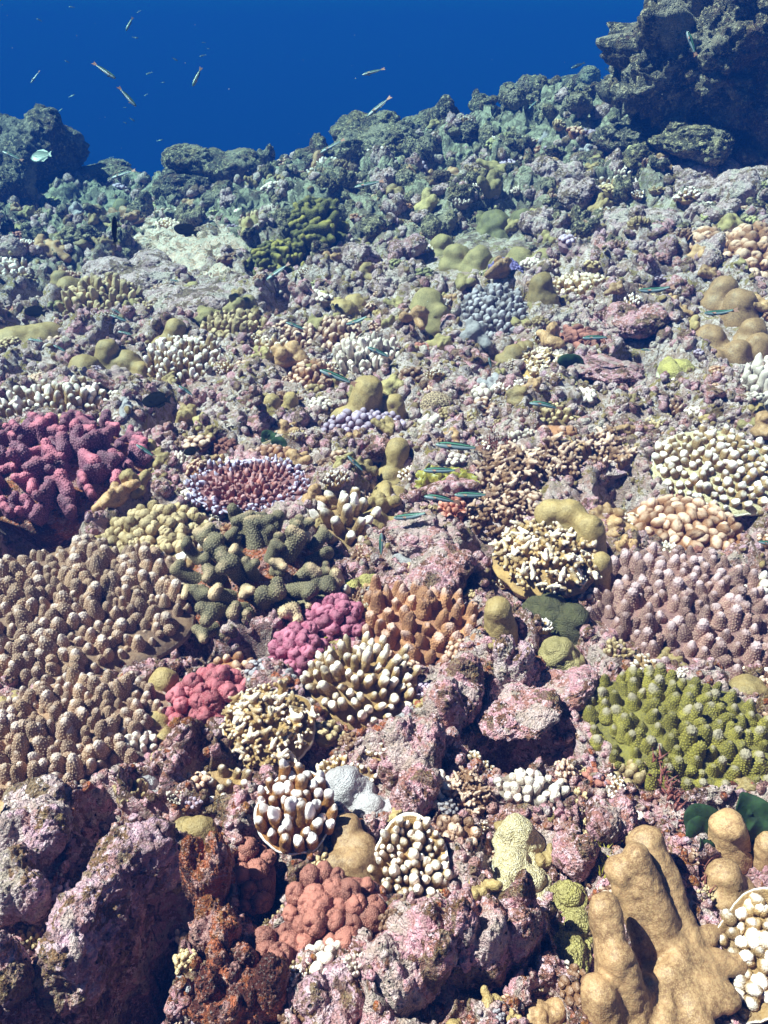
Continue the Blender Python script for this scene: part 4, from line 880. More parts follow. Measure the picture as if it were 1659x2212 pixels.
def terrain():
    nr, nc = 820, 570
    y = 0.35 * (9.6 / 0.35) ** np.linspace(0, 1, nr); f = np.linspace(-1, 1, nc)
    Y = np.repeat(y[:, None], nc, 1); X = f[None] * (0.62 * Y + 0.75)
    x, yy = X.ravel(), Y.ravel(); z = relief(x, yy)
    P3 = np.stack([x, yy, z], 1)
    amp = 0.010 + 0.02 * sst(yy, 2, 6)
    x2 = x + amp * fbm(P3 * 24, 3, 71); y2 = yy + amp * fbm(P3 * 24 + 9, 3, 77)
    V = np.stack([x2, y2, z], 1)
    i = np.arange(nr * nc).reshape(nr, nc)
    F = np.stack([i[:-1, :-1].ravel(), i[:-1, 1:].ravel(), i[1:, 1:].ravel(), i[1:, :-1].ravel()], 1)
    o = link('reef_ground', mk('reef_ground', V, [F]), None, M_ground); tag(o, kind='structure')
    # the deep sea floor beyond the drop-off
    n = 60; g = np.linspace(-45, 45, n); X, Y = np.meshgrid(g, g); X, Y = X.ravel(), Y.ravel()
    z = -6.5 + 0.6 * fbm(np.stack([X * .2, Y * .2, X * 0], 1), 3)
    i = np.arange(n * n).reshape(n, n); F = np.stack([i[:-1, :-1].ravel(), i[:-1, 1:].ravel(), i[1:, 1:].ravel(), i[1:, :-1].ravel()], 1)
    o = link('seabed', mk('seabed', np.stack([X, Y + 5, z], 1), [F]), None, M_far); tag(o, kind='structure')
terrain()

bpy.context.view_layer.update()
for b in SPEC: b()

# ------------------------------------------------------------------ smaller colonies between the large ones
def joined(kind, n, seed, dome=.45, r=.2, sub=3, fan=1.0):
    rr = np.random.default_rng(seed); VS, FS, T, PP = [], [], [], []; off = 0
    V, F, a = base_mesh(seed, .9, .9, dome, 'dome', .6); V = V.copy()
    T4 = F[0]; Q4 = F[1]
    F3 = np.concatenate([T4, Q4[:, [0, 1, 2]], Q4[:, [0, 2, 3]]])
    VS.append(V); FS.append(F3); T.append(a['tip'] * 0); PP.append(a['pap']); off = len(V)
    for x, y, e in dense_points(1, 1, r * 1.85, .2, rr, .95):
        if kind == 'f': v, f, at = finger(int(rr.integers(9)), 2.6, .3, sub, None, 0, .1, .25, 5)
        elif kind == 'c': v, f, at = finger(int(rr.integers(9)), 2.2, .5, sub, None, 0, .12, .2, 3)
        else: v, f, at = knob(int(rr.integers(9)), sub, 1, .9, 1.0, None, 0, 5, 0, .3)
        n_ = Vector((x * fan, y * fan, 1)).normalized().lerp(Vector((0, 0, 1)), .3).normalized()
        M = np.array(n_.to_track_quat('Z', 'Y').to_matrix() @ Matrix.Rotation(rr.random() * 6, 3, 'Z'))
        k = r * rr.uniform(.75, 1.25)
        VS.append((v * k) @ M.T + np.array([x, y, dome * (1 - e * e) - r * .3])); FS.append(f[0] + off); off += len(v); T.append(at['tip']); PP.append(at['pap'])
    return mk('small_coral', np.concatenate(VS), [np.concatenate(FS)], dict(tip=np.concatenate(T), pap=np.concatenate(PP)))
def lumpmesh(seed):
    r = np.random.default_rng(seed)
    bl = [('e', (0, 0, 0), (.8, .7, .35), 0)] + [('c', (r.normal() * .4, r.normal() * .35, 0), (r.normal() * .45, r.normal() * .4, .3 + r.random() * .5), .3, .22 + .1 * r.random()) for _ in range(6)]
    V, F = implicit(bl, .2, 34); N = vnormals(V, F); V = V + N * (.05 * fbm(V * 4 + seed, 3))[:, None]
    return mk('small_coral', V, [F], dict(tip=np.zeros(len(V)), pap=np.zeros(len(V))))
SM = {
 'fingers': [joined('f', 0, s, .4, .16 + .02 * s, 3) for s in range(3)],
 'cones': [joined('c', 0, s + 4, .3, .2, 3) for s in range(2)],
 'knobs': [joined('k', 0, s + 8, .5, .2 + .03 * s, 3) for s in range(3)],
 'lobes': [lumpmesh(s) for s in range(4)],
 'rocks': [rockproto(i) for i in range(6)],
}
KINDS = [('fingers', 'cream', 'pale tipped finger coral'), ('fingers', 'whiteknob', 'white tipped finger coral'), ('knobs', 'beige', 'beige knob coral'), ('bumps', 'brown', 'brown cauliflower coral'),
         ('lobes', 'leather2', 'ochre lobed coral'), ('cones', 'brown', 'brown stubby coral'), ('bumps', 'redbrown', 'reddish knob coral'), ('lobes', 'mustard', 'mustard lobed coral'),
         ('fingers', 'beige', 'beige finger coral'), ('knobs', 'slate', 'slate grey knob coral'), ('lobes', 'pearl', 'grey lobed coral'), ('knobs', 'whiteknob', 'white knob coral'), ('fingers', 'gold', 'golden finger coral'), ('knobs', 'farolive', 'olive knob coral'), ('knobs', 'lavender', 'lavender knob coral'), ('rocks', 'pinkrock', 'pink crusted stone'), ('rocks', 'greyrock', 'grey rough stone'), ('lobes', 'pinkrock', 'pink crusted lump'), ('lobes', 'leather', 'tan lobed coral'), ('bumps', 'caramel', 'caramel cauliflower coral')]
CM['pinkrock'] = M_pinkrock; CM['greyrock'] = M_grey
NAME = {'fingers': 'finger_coral', 'cones': 'stubby_coral', 'knobs': 'knob_coral', 'lobes': 'lobed_coral', 'bumps': 'cauliflower_knob_coral', 'rocks': 'reef_stone'}  # bumps are the small knob corals in brown, reddish and caramel
USED = {}
def where(u, v):
    L = sorted(LAND, key=lambda q: (q[0] - u) ** 2 + (q[1] - v) ** 2)
    for q in L[:6]:
        dx, dy = u - q[0], v - q[1]
        if abs(dx) > abs(dy) * 2: w = 'right of' if dx > 0 else 'left of'
        elif abs(dy) > abs(dx) * 2: w = 'below' if dy > 0 else 'above'
        else: w = ('lower' if dy > 0 else 'upper') + ' ' + ('right of' if dx > 0 else 'left of')
        yield w + ' ' + q[2]
def auto_label(desc, u, v):
    for w in where(u, v):
        l = desc + ' ' + w
        if l not in USED: USED[l] = 1; return l
    return l
occ = [(a, b, 0) for a, b, _ in []]
taken = []
def inside_foot(p, k=0.85):
    for (cx, cy, rx, ry, l) in FOOT:
        if math.hypot((p[0] - cx) / rx, (p[1] - cy) / ry) < k: return True
    return False
rs = random.Random(21)
pts = []
tries = 0
while len(pts) < 1250 and tries < 40000:
    tries += 1
    u = rs.uniform(-20, 1680); v = 330 + 1900 * rs.random() ** 1.7
    size = rs.uniform(24, 62) * (0.62 + 0.75 * v / 2200)
    top = np.interp(u, [0, 300, 480, 620, 760, 900, 1200, 1300, 1659], [430, 430, 400, 390, 360, 320, 280, 300, 330])
    if v < top: continue
    if any((u - a) ** 2 + ((v - b) * 1.35) ** 2 < (0.36 * (size + c)) ** 2 for a, b, c in pts): continue
    p, t = P(u, v)
    if p[1] > 7.2 or inside_foot(p, .78): continue
    if any((p[0] - q[0]) ** 2 + (p[1] - q[1]) ** 2 < q[2] ** 2 for q in [(h_[0], h_[1], (h_[2] + h_[3]) * .5) for h_ in HW]): continue
    pts.append((u, v, size)); taken.append((p, t))
zs = relief(np.array([p[0] for p, t in taken]), np.array([p[1] for p, t in taken]))
for (u, v, size), (p, t), z in zip(pts, taken, zs):
    far = p[1]
    ww = [3, 1.5, 3, 3, 4, 2, 1 + (far < 2.5) * 1.0, 4 * (far > 2.2), 3, 1, 1, 2, 1, 4 * (far > 4), 1, 6 * (far < 4.5), 1 + 4 * (far > 2.5), 7 * (far < 4.5), 4 * (far > 1.6), 2]
    kd, mt, ds = rs.choices(KINDS, ww)[0]
    k = size / 2 * t / FPX * (1.35 if kd == 'lobes' and far > 1.9 else 1)
    o = link('reef_stone' if 'rock' in mt else NAME[kd], rs.choice(SM['knobs' if kd == 'bumps' else kd]), None, CM[mt])
    o.location = (p[0], p[1], z - 0.01); o.rotation_euler = (rs.uniform(-.1, .35), rs.uniform(-.25, .25), rs.uniform(0, 6.28))
    o.scale = (k * rs.uniform(.85, 1.25), k * rs.uniform(.85, 1.25), k * rs.uniform(.8, 1.3))
    far_ = 'far ' if far > 4 else 'small '
    tag(o, auto_label(far_ + ds, u, v), 'rock' if 'rock' in mt else 'coral', 'small stones scattered over the reef' if 'rock' in mt else 'small corals scattered over the reef')

fr = random.Random(9)
nfar = 0; FP = []
while nfar < 190:
    u = fr.uniform(-20, 1690); v = 170 + 420 * fr.random(); size = fr.uniform(30, 95)
    top = np.interp(u, [0, 300, 480, 620, 760, 900, 1200, 1300, 1659], [450, 430, 410, 400, 350, 290, 215, 260, 310])
    if v < top or any((u - a) ** 2 + ((v - b) * 1.3) ** 2 < (.36 * (size + c)) ** 2 for a, b, c in FP): continue
    if any((u - a) ** 2 + ((v - b) * 1.6) ** 2 < 60 ** 2 for a, b, l in LAND if 430 < b < 600): continue
    p, t = P(u, v)
    if p[1] > 7.3 or inside_foot(p, .9): continue
    FP.append((u, v, size)); k = size / 2 * t / FPX; nfar += 1
    f = min(max((p[1] - 3.5) / 2.5, 0), 1)
    mt = M_far if fr.random() < f * .75 else (M_dark if fr.random() < .25 * f else (M_grey if fr.random() < .6 else M_mauve))
    o = link('reef_rock', rockproto(fr.randrange(6)), None, mt)
    z = relief(np.array([p[0]]), np.array([p[1]]))[0]
    o.location = (p[0], p[1], z + k * .1); o.rotation_euler = (fr.uniform(-.3, .3), fr.uniform(-.4, .4), fr.uniform(0, 6.28))
    o.scale = (k, k * fr.uniform(.7, 1.1), k * fr.uniform(.8, 1.5))
    tag(o, auto_label(('big ' if size > 65 else 'mid sized ' if size > 45 else 'low ') + ('dark olive' if mt in (M_far, M_dark) else 'grey') + ' rock', u, v), 'rock', 'rocks on the far slope')

# loose stones and knobs nobody could count
def rubble(name, n, mat, seed, vlo, vhi, lo, hi, sub=2):
    r = random.Random(seed); B = []
    for q in range(6):
        V, F = ico(sub); V = V * (1 + .35 * fbm(V * 1.6 + q * 9 + seed, 3))[:, None]; B.append(V)
    F = ico(sub)[1]; PT = []
    while len(PT) < n:
        u = r.uniform(-40, 1700); v = r.uniform(vlo, vhi); p, t = P(u, v)
        if p[1] > 7.3 or inside_foot(p, .8): continue
        PT.append((p[0], p[1], t, r.uniform(lo, hi)))
    z = relief(np.array([q[0] for q in PT]), np.array([q[1] for q in PT]))
    VS = []; FS = []
    for k, (x, y, t, s) in enumerate(PT):
        e = Euler((r.uniform(0, 6), r.uniform(0, 6), r.uniform(0, 6))).to_matrix(); w = s * t / FPX
        V = (B[k % 6] * np.array([w, w * r.uniform(.6, 1), w * r.uniform(.5, .9)])) @ np.array(e).T + np.array([x, y, z[k] + w * .15])
        VS.append(V); FS.append(F + k * len(V))
    o = link(name, mk(name, np.concatenate(VS), [np.concatenate(FS)]), None, mat); tag(o, kind='stuff', label='loose encrusted stones and knobs lying in the gaps of the reef')
rubble('reef_rubble', 2600, M_pinkrock, 3, 700, 2240, 5, 16)
rubble('reef_rubble', 1500, M_mauve, 4, 450, 2240, 5, 15)
rubble('reef_rubble', 2600, M_grey, 5, 330, 1000, 4, 15)
rubble('reef_rubble', 900, M_far, 8, 200, 560, 5, 14)
rubble('reef_rubble', 900, CM['beige'], 9, 420, 1300, 4, 9)
rubble('reef_rubble', 600, M_brown, 6, 1400, 2240, 6, 16)

# ------------------------------------------------------------------ honeycomb coral, algae
def honeycomb():
    p, t = P(943, 878); s = t / FPX; V, F = ico(6); r = 38 * s
    w, i, s2 = worley(V * 6, 4); e = sst(s2 - w, .02, .22)
    V2 = V * (1 + .05 * (1 - e) + .06 * vn(V * 2))[:, None] * np.array([r, r, r * .75])
    o = link('honeycomb_coral', mk('honeycomb_coral', V2, [F], dict(tip=np.zeros(len(V)), pap=(1 - e) * 1.3)), None, CM['brain']); o.location = p
    tag(o, 'round honeycomb coral with dark cells and cream walls', 'coral')
honeycomb()

M_leaf = plain('green_blade', (0.010, 0.026, 0.004), .85, .5, 60)
M_leaf2 = plain('ochre_blade', (0.30, 0.22, 0.03), .45, .4, 120)
M_redalga = plain('red_turf', (0.20, 0.05, 0.04), .5, .5, 200)
def leafmesh(seed, lob=0):
    n, m = 36, 8; V = [[0, 0, .5]]; th = np.linspace(0, 2 * math.pi, n, endpoint=False); r = np.random.default_rng(seed)
    ol = 1 + .08 * np.sin(th * 3 + seed) + (lob * np.sin(th * 9 + seed) * .14 if lob else 0) + lob * .1 * r.normal(size=n)
    for i in range(1, m + 1):
        q = i / m
        for j in range(n):
            x = math.cos(th[j]) * q * ol[j] * .48; z = .5 + math.sin(th[j]) * q * ol[j] * .5
            V.append([x, .10 * math.sin(x * 5 + seed) + .08 * math.sin(z * 6) + .04 * q * q * math.sin(th[j] * 4 + seed), z])
    V = np.array(V); k = len(V); V2 = V.copy(); V2[:, 1] += .025
    T = [[0, 1 + (j + 1) % n, 1 + j] for j in range(n)] + [[k, k + 1 + j, k + 1 + (j + 1) % n] for j in range(n)]
    Q = []
    for i in range(m - 1):
        for j in range(n):
            a = 1 + i * n; b = a + n; jj = (j + 1) % n
            Q.append([a + j, a + jj, b + jj, b + j]); Q.append([k + a + jj, k + a + j, k + b + j, k + b + jj])
    a = 1 + (m - 1) * n
    for j in range(n): jj = (j + 1) % n; Q.append([a + j, a + jj, k + a + jj, k + a + j])
    return mk('leaf', np.concatenate([V, V2]), [np.array(T), np.array(Q)])
LEAF = [leafmesh(s) for s in range(3)]; FROND = [leafmesh(s + 5, 1) for s in range(3)]
def alga(name, label, spots, mat, pl, lean=.3):
    p0, t = P(spots[0][0], spots[0][1]); root = bpy.data.objects.new(name, None); COL.objects.link(root); root.location = p0; tag(root, label, 'seaweed')
    rr = random.Random(len(label))
    for (u, v, h) in spots:
        p, t = P(u, v); k = h * t / FPX
        o = link('leaf', rr.choice(pl), root, mat)
        o.matrix_basis = Matrix.Translation(Vector(p - p0) + Vector((0, 0, .01))) @ Euler((-rr.uniform(.35, .5 + lean * 1.5), rr.uniform(-lean, lean), rr.uniform(-.5, .5))).to_matrix().to_4x4() @ Matrix.Diagonal((k, k, k, 1))
alga('green_alga', 'upright dark green leaf on the rubble right of the pale peach knobs', [(1230, 830, 62), (1226, 825, 45)], M_leaf, LEAF, .1)
alga('green_alga', 'dark green round leaves under the tan thumbs', [(575, 975, 42), (605, 985, 38), (590, 968, 30)], M_leaf, LEAF)
alga('green_alga', 'broad dark green leaves behind the egg shaped lobes', [(1512, 1830, 85), (1530, 1850, 80), (1628, 1810, 85), (1640, 1860, 80), (1520, 1880, 60)], M_leaf, LEAF, .3)
alga('leafy_alga', 'mustard yellow leafy seaweed below a striped fish', [(905 + i * 8 + (i * 7) % 5, 1068 - (i * 13) % 26, 34 + (i * 5) % 16) for i in range(13)], M_leaf2, FROND, .5)
alga('leafy_alga', 'small ochre leafy tuft right of the straw coloured coral', [(462 + i * 8, 818 - (i * 5) % 9, 24) for i in range(4)], M_leaf2, FROND, .5)
def turf(label, u, v, w, h, n, ln, mat):
    p0, t = P(u, v); s = t / FPX; r = random.Random(int(u)); VS = []; FS = []; off = 0
    V, F, a = finger(1, 9, .6, 2, None, 0, .15, .5)
    for i in range(n):
        x = r.gauss(0, w / 3) * s; y = r.gauss(0, h / 3) * s / .6; k = ln * s / 9 * r.uniform(.6, 1.3)
        e = Euler((r.gauss(0, .7), r.gauss(0, .7), r.uniform(0, 6))).to_matrix()
        VS.append((V * k) @ np.array(e).T + np.array([x, y, 0])); FS.append(F[0] + off); off += len(V)
    o = link('red_alga', mk('red_alga', np.concatenate(VS), [np.concatenate(FS)]), None, mat); o.location = p0 + np.array([0, 0, .015]); tag(o, label, kind='stuff')
turf('crimson bushy seaweed right of the largest striped fish', 1068, 968, 70, 60, 120, 14, M_redalga)
turf('wiry rust seaweed tuft in a gap of the green finger coral', 1440, 1720, 30, 90, 60, 26, M_redalga)
turf('wiry orange seaweed tuft between pink rock and folded coral', 1290, 1860, 60, 40, 60, 24, M_leaf2)
turf('wiry tan seaweed tuft above the plump white tips', 690, 1425, 60, 40, 60, 18, M_leaf2)
turf('rusty wiry seaweed right of the big folded coral', 1500, 1880, 60, 50, 60, 22, M_redalga)

# ------------------------------------------------------------------ fish
def fishmat(name, stops, rough=.3):
    m, nt, b = nmat(name); a = attr(nt, 'band'); r = nd(nt, 'ShaderNodeValToRGB'); nt.links.new(a, r.inputs[0])
    e = r.color_ramp.elements; e[0].position, e[0].color = stops[0][0], (*stops[0][1], 1); e[1].position, e[1].color = stops[-1][0], (*stops[-1][1], 1)
    for p, c in stops[1:-1]: x = e.new(p); x.color = (*c, 1)
    nt.links.new(r.outputs[0], b.inputs['Base Color']); b.inputs['Roughness'].default_value = rough
    g = nd(nt, 'ShaderNodeNewGeometry').outputs['Position']; bumpn(nt, b, noise(nt, g, 900, 2), .0006)
    return m
M_wrasse = fishmat('wrasse_skin', [(0, (.12, .15, .18)), (.36, (.22, .26, .29)), (.46, (.10, .14, .13)), (.50, (.012, .018, .02)), (.64, (.012, .02, .022)), (.68, (.07, .20, .14)), (.78, (.10, .24, .15)), (.88, (.03, .06, .05)), (1, (.02, .05, .04))])
M_wtail = plain('orange_fin', (0.24, 0.10, 0.065), .5, .3, 300)
M_damsel = plain('black_fish', (0.006, 0.005, 0.006), .5, .4, 100)
M_damfin = plain('amber_fin', (0.22, 0.12, 0.03), .5, .4, 100)
M_grey_fish = plain('grey_fish', (0.02, 0.025, 0.03), .4, .3, 100)
M_paleround = fishmat('pale_fish_skin', [(0, (.16, .18, .15)), (.2, (.12, .14, .12)), (.3, (.18, .19, .15)), (.4, (.10, .12, .10)), (.5, (.18, .19, .15)), (.6, (.10, .12, .10)), (.7, (.17, .18, .15)), (1, (.09, .11, .09))])
for m_ in (M_damsel,): m_.node_tree.nodes['Principled BSDF'].inputs['Specular IOR Level'].default_value = .05; m_.node_tree.nodes['Principled BSDF'].inputs['Roughness'].default_value = .9
M_eye = plain('fish_eye', (0.01, 0.01, 0.012), .15, .1)
def fish_body(hh, th, bend=0.0, nose=.35, peak=.38):
    nr, ns = 30, 20; V = []; B = []; xs = np.linspace(0, 1, nr)
    for x in xs:                                            # x: 0 snout .. 1 tail root; unit length 0.84
        pr = (min(x / peak, 1)) ** .55 if x < peak else 1 - ((x - peak) / (1 - peak)) ** 1.6 * .72
        if x < peak: pr = math.sin(min(x / peak, 1) * math.pi / 2) ** nose if x > 0 else .02
        for j in range(ns):
            a = 2 * math.pi * j / ns; z = math.sin(a) * hh * pr; y = math.cos(a) * th * pr * (1 - .35 * x)
            V.append([x * .84, y + bend * (x - .4) ** 2, z]); B.append(.5 + .5 * math.sin(a))
    n = len(V); V.append([-.004, bend * .16, 0]); V.append([.845, bend * .2, 0]); B += [.5, .5]
    i = np.arange(nr * ns).reshape(nr, ns); j2 = np.roll(i, -1, 1)
    Q = np.stack([i[:-1].ravel(), i[1:].ravel(), j2[1:].ravel(), j2[:-1].ravel()], 1)
    T = [[n, i[0, j], j2[0, j]] for j in range(ns)] + [[n + 1, j2[-1, j], i[-1, j]] for j in range(ns)]
    return mk('body', np.array(V), [Q[:, ::-1], np.array(T)[:, ::-1]], dict(band=np.array(B)))
def fin(poly, th=.006, bend=0.0):
    V = []; n = len(poly)
    for sgn in (-1, 1):
        for x, z in poly: V.append([x, sgn * th / 2 + bend * (x - .4) ** 2, z])
    V = np.array(V); c = len(V); ce = V[:n].mean(0), V[n:].mean(0); V = np.concatenate([V, [ce[0]], [ce[1]]])
    T = [[c, (j + 1) % n, j] for j in range(n)] + [[c + 1, n + j, n + (j + 1) % n] for j in range(n)]
    Q = [[j, (j + 1) % n, n + (j + 1) % n, n + j] for j in range(n)]
    return mk('fin', V, [np.array(T), np.array(Q)], dict(band=np.full(len(V), .5)), smooth=False)
def fishkit(hh, th, bodymat, finmat, tail, dorsal, anal, bend, nose=.5, peak=.38, tailmat=None):
    ey, ef = ico(2); eye = mk('eye', ey * np.array([.013, .006, .013]), [ef])
    pf = fin([(.0, 0), (.10, .02), (.13, -.01), (.11, -.035), (.05, -.03)], .004)
    return dict(body=fish_body(hh, th, bend, nose, peak), tail=fin(tail, .006, bend), dorsal=fin(dorsal, .005, bend), anal=fin(anal, .005, bend), eye=eye, pec=pf, mats=(bodymat, finmat, tailmat or finmat), th=th, bend=bend)
WR = [fishkit(.085, .055, M_wrasse, M_wrasse, [(.80, .026), (.88, .05), (1.0, .085), (.975, .03), (.965, 0), (.975, -.03), (1.0, -.085), (.88, -.05), (.80, -.026)],
      [(.22, .078), (.3, .10), (.55, .10), (.74, .062), (.72, .04), (.5, .07), (.3, .08)], [(.45, -.07), (.5, -.095), (.72, -.062), (.72, -.04)], b, .5, .32, M_wtail) for b in (0, .28, -.28)]
DM = fishkit(.27, .075, M_damsel, M_damsel, [(.80, .06), (.9, .14), (1.02, .21), (.95, .05), (.95, -.05), (1.02, -.21), (.9, -.14), (.80, -.06)],
      [(.2, .22), (.35, .33), (.6, .35), (.82, .22), (.78, .1), (.5, .2)], [(.45, -.22), (.6, -.33), (.8, -.2), (.78, -.08)], 0, .6, .42, M_damsel)
RD = fishkit(.36, .07, M_paleround, M_paleround, DM and [(.80, .06), (.9, .14), (1.0, .19), (.95, .05), (.95, -.05), (1.0, -.19), (.9, -.14), (.80, -.06)],
      [(.2, .30), (.35, .42), (.6, .42), (.82, .2), (.78, .1), (.5, .2)], [(.45, -.30), (.6, -.40), (.8, -.2), (.78, -.08)], 0, .6, .42)
FG = fishkit(.15, .06, M_grey_fish, M_grey_fish, [(.80, .04), (1.0, .13), (.95, 0), (1.0, -.13), (.80, -.04)], [(.3, .13), (.5, .18), (.75, .08)], [(.5, -.13), (.7, -.12), (.75, -.05)], 0, .5, .38)
def fish(kit, name, label, h, t, L=.115, cat='fish', group=None, yaw=0.0, dmax=None, roll=0.0):
    (u0, v0), (u1, v1) = h, t; px = math.hypot(u1 - u0, v1 - v0)
    uc, vc = (u0 + u1) / 2, (v0 + v1) / 2
    d = L * math.cos(yaw) * FPX / px
    g = P(uc, vc)[1]; lim = (dmax or g * .93)
    top = np.interp(uc, [0, 180, 320, 620, 760, 1200, 1300, 1659], [260, 400, 390, 340, 250, 160, 60, 0])
    if vc < top: lim = dmax or 9
    if d > lim: L = L * lim / d; d = lim
    A = np.array([0, 0, CAMZ]) + d * ray(u0, v0); B = np.array([0, 0, CAMZ]) + d * ray(u1, v1)
    X = Vector(B - A).normalized(); view = Vector(ray(uc, vc)).normalized()
    X = (X + view * math.tan(yaw)).normalized()
    Z = Vector((0, .55, 0)) + Vector(UP) * .8; Z = Z - X * X.dot(Z)
    if Z.length < .75 : Z = Z * .5 + (view.cross(X)) * (-1 if view.cross(X).z < 0 else 1)
    Z = (Z - X * Z.dot(X)).normalized(); Y = Z.cross(X).normalized()
    if roll: Z = (Matrix.Rotation(roll, 3, X) @ Z); Y = Z.cross(X)
    M = Matrix((X, Y, Z)).transposed().to_4x4(); M = Matrix.Translation(Vector(A)) @ M @ Matrix.Diagonal((L, L, L, 1))
    root = bpy.data.objects.new(name, None); COL.objects.link(root); root.matrix_world = M; root.empty_display_size = .1
    tag(root, label, cat, group)
    m = kit['mats']
    link('body', kit['body'], root, m[0]); link('tail_fin', kit['tail'], root, m[2]); link('dorsal_fin', kit['dorsal'], root, m[1]); link('anal_fin', kit['anal'], root, m[1])
    for sgn in (-1, 1):
        e = link('eye', kit['eye'], root, M_eye); e.location = (.075, sgn * kit['th'] * .86 + kit['bend'] * .1, .018)
        q = link('pectoral_fin', kit['pec'], root, m[2]); q.location = (.22, sgn * (kit['th'] * .95), -.01); q.rotation_euler = (0, .3, sgn * .35)
    return root
G1 = 'slim striped reef fish swimming over the corals'
F = [
 ((940, 960), (1044, 969), 'largest striped fish, level, orange tail over crimson seaweed', 0),
 ((914, 1016), (996, 1016), 'striped fish with bright green back just above the leafy seaweed', 0),
 ((916, 1071), (996, 1083), 'striped fish under the leafy seaweed, tail crossing its neighbour', 1),
 ((981, 1069), (1062, 1069), 'striped fish right of the pair below the leafy seaweed', 0),
 ((850, 1120), (932, 1110), 'striped fish over pale pink rock, lowest of the central group', 2),
 ((751, 984), (790, 1023), 'small dark green fish diving left of the mitten lobe', 0),
 ((617, 1137), (675, 1175), 'striped fish over the olive brown antler coral', 1),
 ((824, 1151), (823, 1207), 'striped fish seen head up below the round tan lobe', 0),
 ((294, 960), (337, 989), 'striped fish at the right side of the purple antler coral', 0),
 ((437, 1158), (510, 1183), 'striped fish between beige mound and olive antler', 0),
 ((386, 833), (422, 858), 'small fish in front of the straw coloured coral', 0),
 ((1144, 869), (1217, 880), 'striped fish with curved back right of the white knob ball', 1),
 ((1638, 1170), (1690, 1178), 'striped fish cut off by the right edge', 0),
 ((575, 605), (626, 568), 'striped fish tilted head down on the olive corals', 0),
 ((617, 696), (665, 714), 'striped fish over the brown fingers below the olive corals', 0),
 ((748, 702), (801, 684), 'striped fish over the stacked rolls', 2),
 ((794, 750), (848, 774), 'striped fish above the white beaded fingers', 0),
 ((690, 799), (770, 831), 'striped fish between rusty fingers and white beads', 0),
 ((765, 405), (830, 390), 'striped fish at the pale comb on the crest', 0),
 ((1056, 772), (1062, 800), 'tiny dark fish below the slate fingers', 0),
 ((1379, 629), (1457, 624), 'striped fish over the faded tan knobs', 2),
 ((1520, 678), (1593, 673), 'striped fish before the right edge tan folds', 2),
 ((1258, 730), (1321, 728), 'striped fish over the muted red knobs', 0),
 ((1384, 755), (1411, 757), 'small pale fish over the mauve cave boulder', 0),
 ((238, 680), (279, 696), 'striped fish at lower right of the pale olive fingers', 0),
 ((241, 667), (265, 680), 'short dark fish just above a striped one near the olive fingers', 0),
 ((255, 716), (290, 724), 'pale fish under the olive fingers by the large tan lobes', 0),
 ((323, 687), (350, 695), 'small dark fish over bare rock above the peaked tan lobe', 0),
 ((367, 604), (391, 609), 'faint small fish on the lavender slab', 0),
 ((60, 733), (98, 738), 'dark fish below the flat ochre plate', 0),
 ((115, 745), (146, 762), 'faint striped fish lower right of the ochre plate', 0),
 ((250, 170), (200, 135), 'striped fish in open water heading down right, upper of two', 0),
 ((294, 230), (255, 187), 'striped fish in open water with bright white line, lower of two', 0),
 ((416, 187), (435, 145), 'grey fish in open water diving left of centre', 0),
 ((272, 67), (287, 37), 'grey fish diving near the top of the water', 0),
 ((66, 180), (86, 152), 'pale fish in open water near the left edge', 0),
 ((782, 162), (832, 148), 'striped fish in open water at centre top', 0),
 ((793, 252), (845, 208), 'striped fish diving onto the central crest mound', 0),
 ((692, 330), (745, 300), 'striped fish left of the central crest mound', 0),
 ((5, 327), (50, 347), 'striped fish before the left skyline boulder at the edge', 0),
 ((240, 385), (293, 367), 'striped fish over the low dark rock with pink tail', 0),
 ((1142, 235), (1162, 215), 'pale fish before the round skyline boulder', 0),
 ((962, 397), (994, 382), 'dim fish over dark rocks right of the crest comb', 0),
 ((884, 295), (892, 325), 'thin pale fish before the ragged rock', 0),
 ((1484, 67), (1504, 122), 'dark fish hanging before the huge dark boulder', 0),
]
for a, b, l, k in F: fish(WR[k], 'striped_fish', l, a, b, group=G1)
fish(DM, 'dark_fish', 'round black fish hovering left of the straw coloured coral', (306, 868), (370, 862), .10, dmax=2.6)
fish(DM, 'dark_fish', 'small black fish over brown rubble right of the purple antler', (396, 978), (430, 972), .055, dmax=2.4)
fish(DM, 'dark_fish', 'black fish over the bright pale patch', (375, 490), (428, 505), .12, dmax=3.9)
fish(DM, 'dark_fish', 'little black fish over the flat ochre plate', (52, 670), (100, 677), .09)
fish(DM, 'dark_fish', 'slim dark fish standing upright by the far olive lobes', (245, 470), (250, 520), .12, yaw=.9)
fish(RD, 'round_fish', 'pale round fish before the left skyline boulder', (66, 342), (112, 332), .2, dmax=5.6)
fish(FG, 'grey_fish', 'faint grey fish above the faint skyline boulder', (1234, 147), (1264, 135), .2, dmax=7)
fish(FG, 'grey_fish', 'faint grey fish left of the huge dark boulder', (1334, 165), (1307, 147), .2, dmax=7)
rt = random.Random(5)
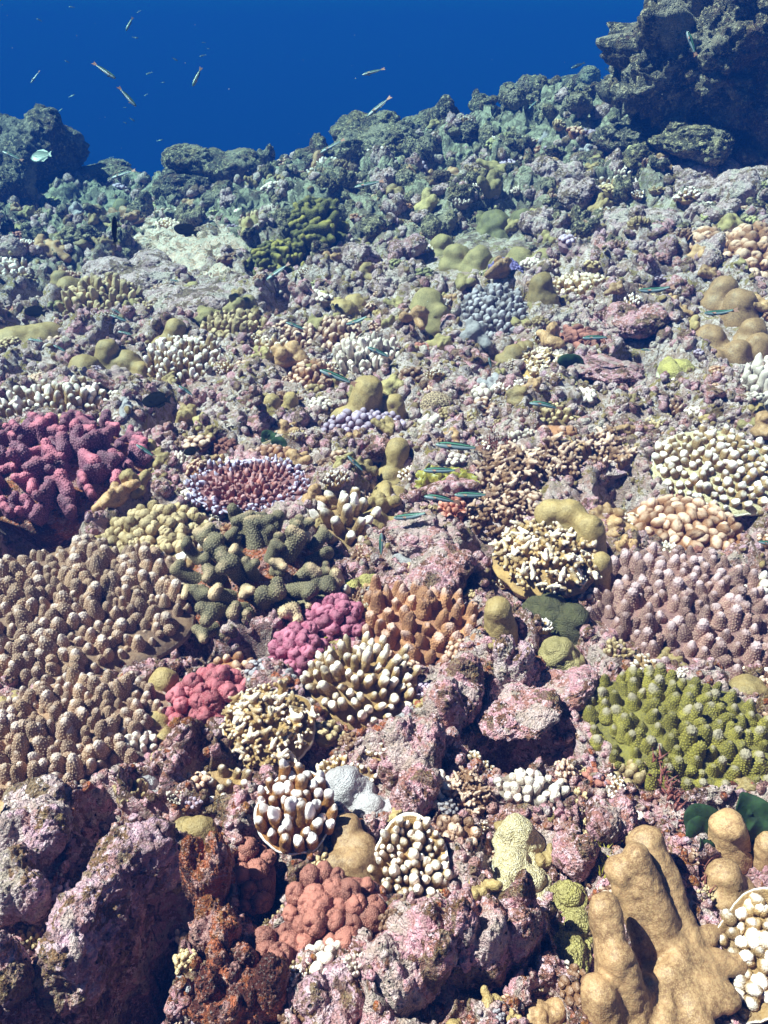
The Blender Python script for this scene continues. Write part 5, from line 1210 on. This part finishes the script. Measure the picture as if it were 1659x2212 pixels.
for u, v in ((155, 15), (85, 43), (300, 25), (292, 81), (440, 92), (450, 105), (438, 120), (155, 207), (270, 232), (270, 265), (285, 258), (145, 133), (322, 158), (378, 128), (352, 178), (315, 205), (130, 238), (345, 303), (240, 340)):
    a = rt.uniform(-.6, .6); L = rt.uniform(7, 16); dx, dy = math.cos(a) * L / 2, math.sin(a) * L / 2
    if rt.random() < .5: dx, dy = -dx, -dy
    fish(FG, 'distant_fish', 'tiny dark fish far off in the open water, upper left', (u - dx, v - dy), (u + dx, v + dy), .10, group='tiny fish far off in open water', dmax=9)

# drifting specks in the water
V0, F0 = ico(1); VS = []; FS = []; sp_ = random.Random(3)
for i in range(160):
    d = sp_.uniform(.9, 4.0); q = np.array([0, 0, CAMZ]) + d * ray(sp_.uniform(-60, 1720), sp_.uniform(-40, 900)); w = sp_.uniform(.0004, .0011)
    if q[2] < H(q[0], q[1]) + .25: continue
    VS.append(V0 * w * np.array([1, sp_.uniform(.5, 1), sp_.uniform(.5, 1)]) + q); FS.append(F0 + len(FS) * len(V0))
o = link('drifting_specks', mk('drifting_specks', np.concatenate(VS), [np.concatenate(FS)]), None, plain('pale_specks', (.35, .36, .36))); tag(o, kind='stuff')

# ------------------------------------------------------------------ water haze
bm = bmesh.new(); bmesh.ops.create_cube(bm, size=1); me = bpy.data.meshes.new('haze'); bm.to_mesh(me); bm.free()
hz = link('haze', me); hz.scale = (180, 180, 13.2); hz.location = (0, 5, -2.5); tag(hz, kind='stuff')
mh = bpy.data.materials.new('water_haze'); mh.use_nodes = True; nt = mh.node_tree; nt.nodes.clear()
ou = nt.nodes.new('ShaderNodeOutputMaterial'); pv = nt.nodes.new('ShaderNodeVolumePrincipled')
pv.inputs['Color'].default_value = (*HAZE_C, 1); pv.inputs['Density'].default_value = HAZE_D; pv.inputs['Anisotropy'].default_value = 0.0
pv.inputs['Absorption Color'].default_value = (0, 0.34, 0.36, 1)
nt.links.new(pv.outputs[0], ou.inputs['Volume']); me.materials.append(mh)
print('TRIS', sum(len(m.loops) - 2 * len(m.polygons) for m in bpy.data.meshes if m.users))
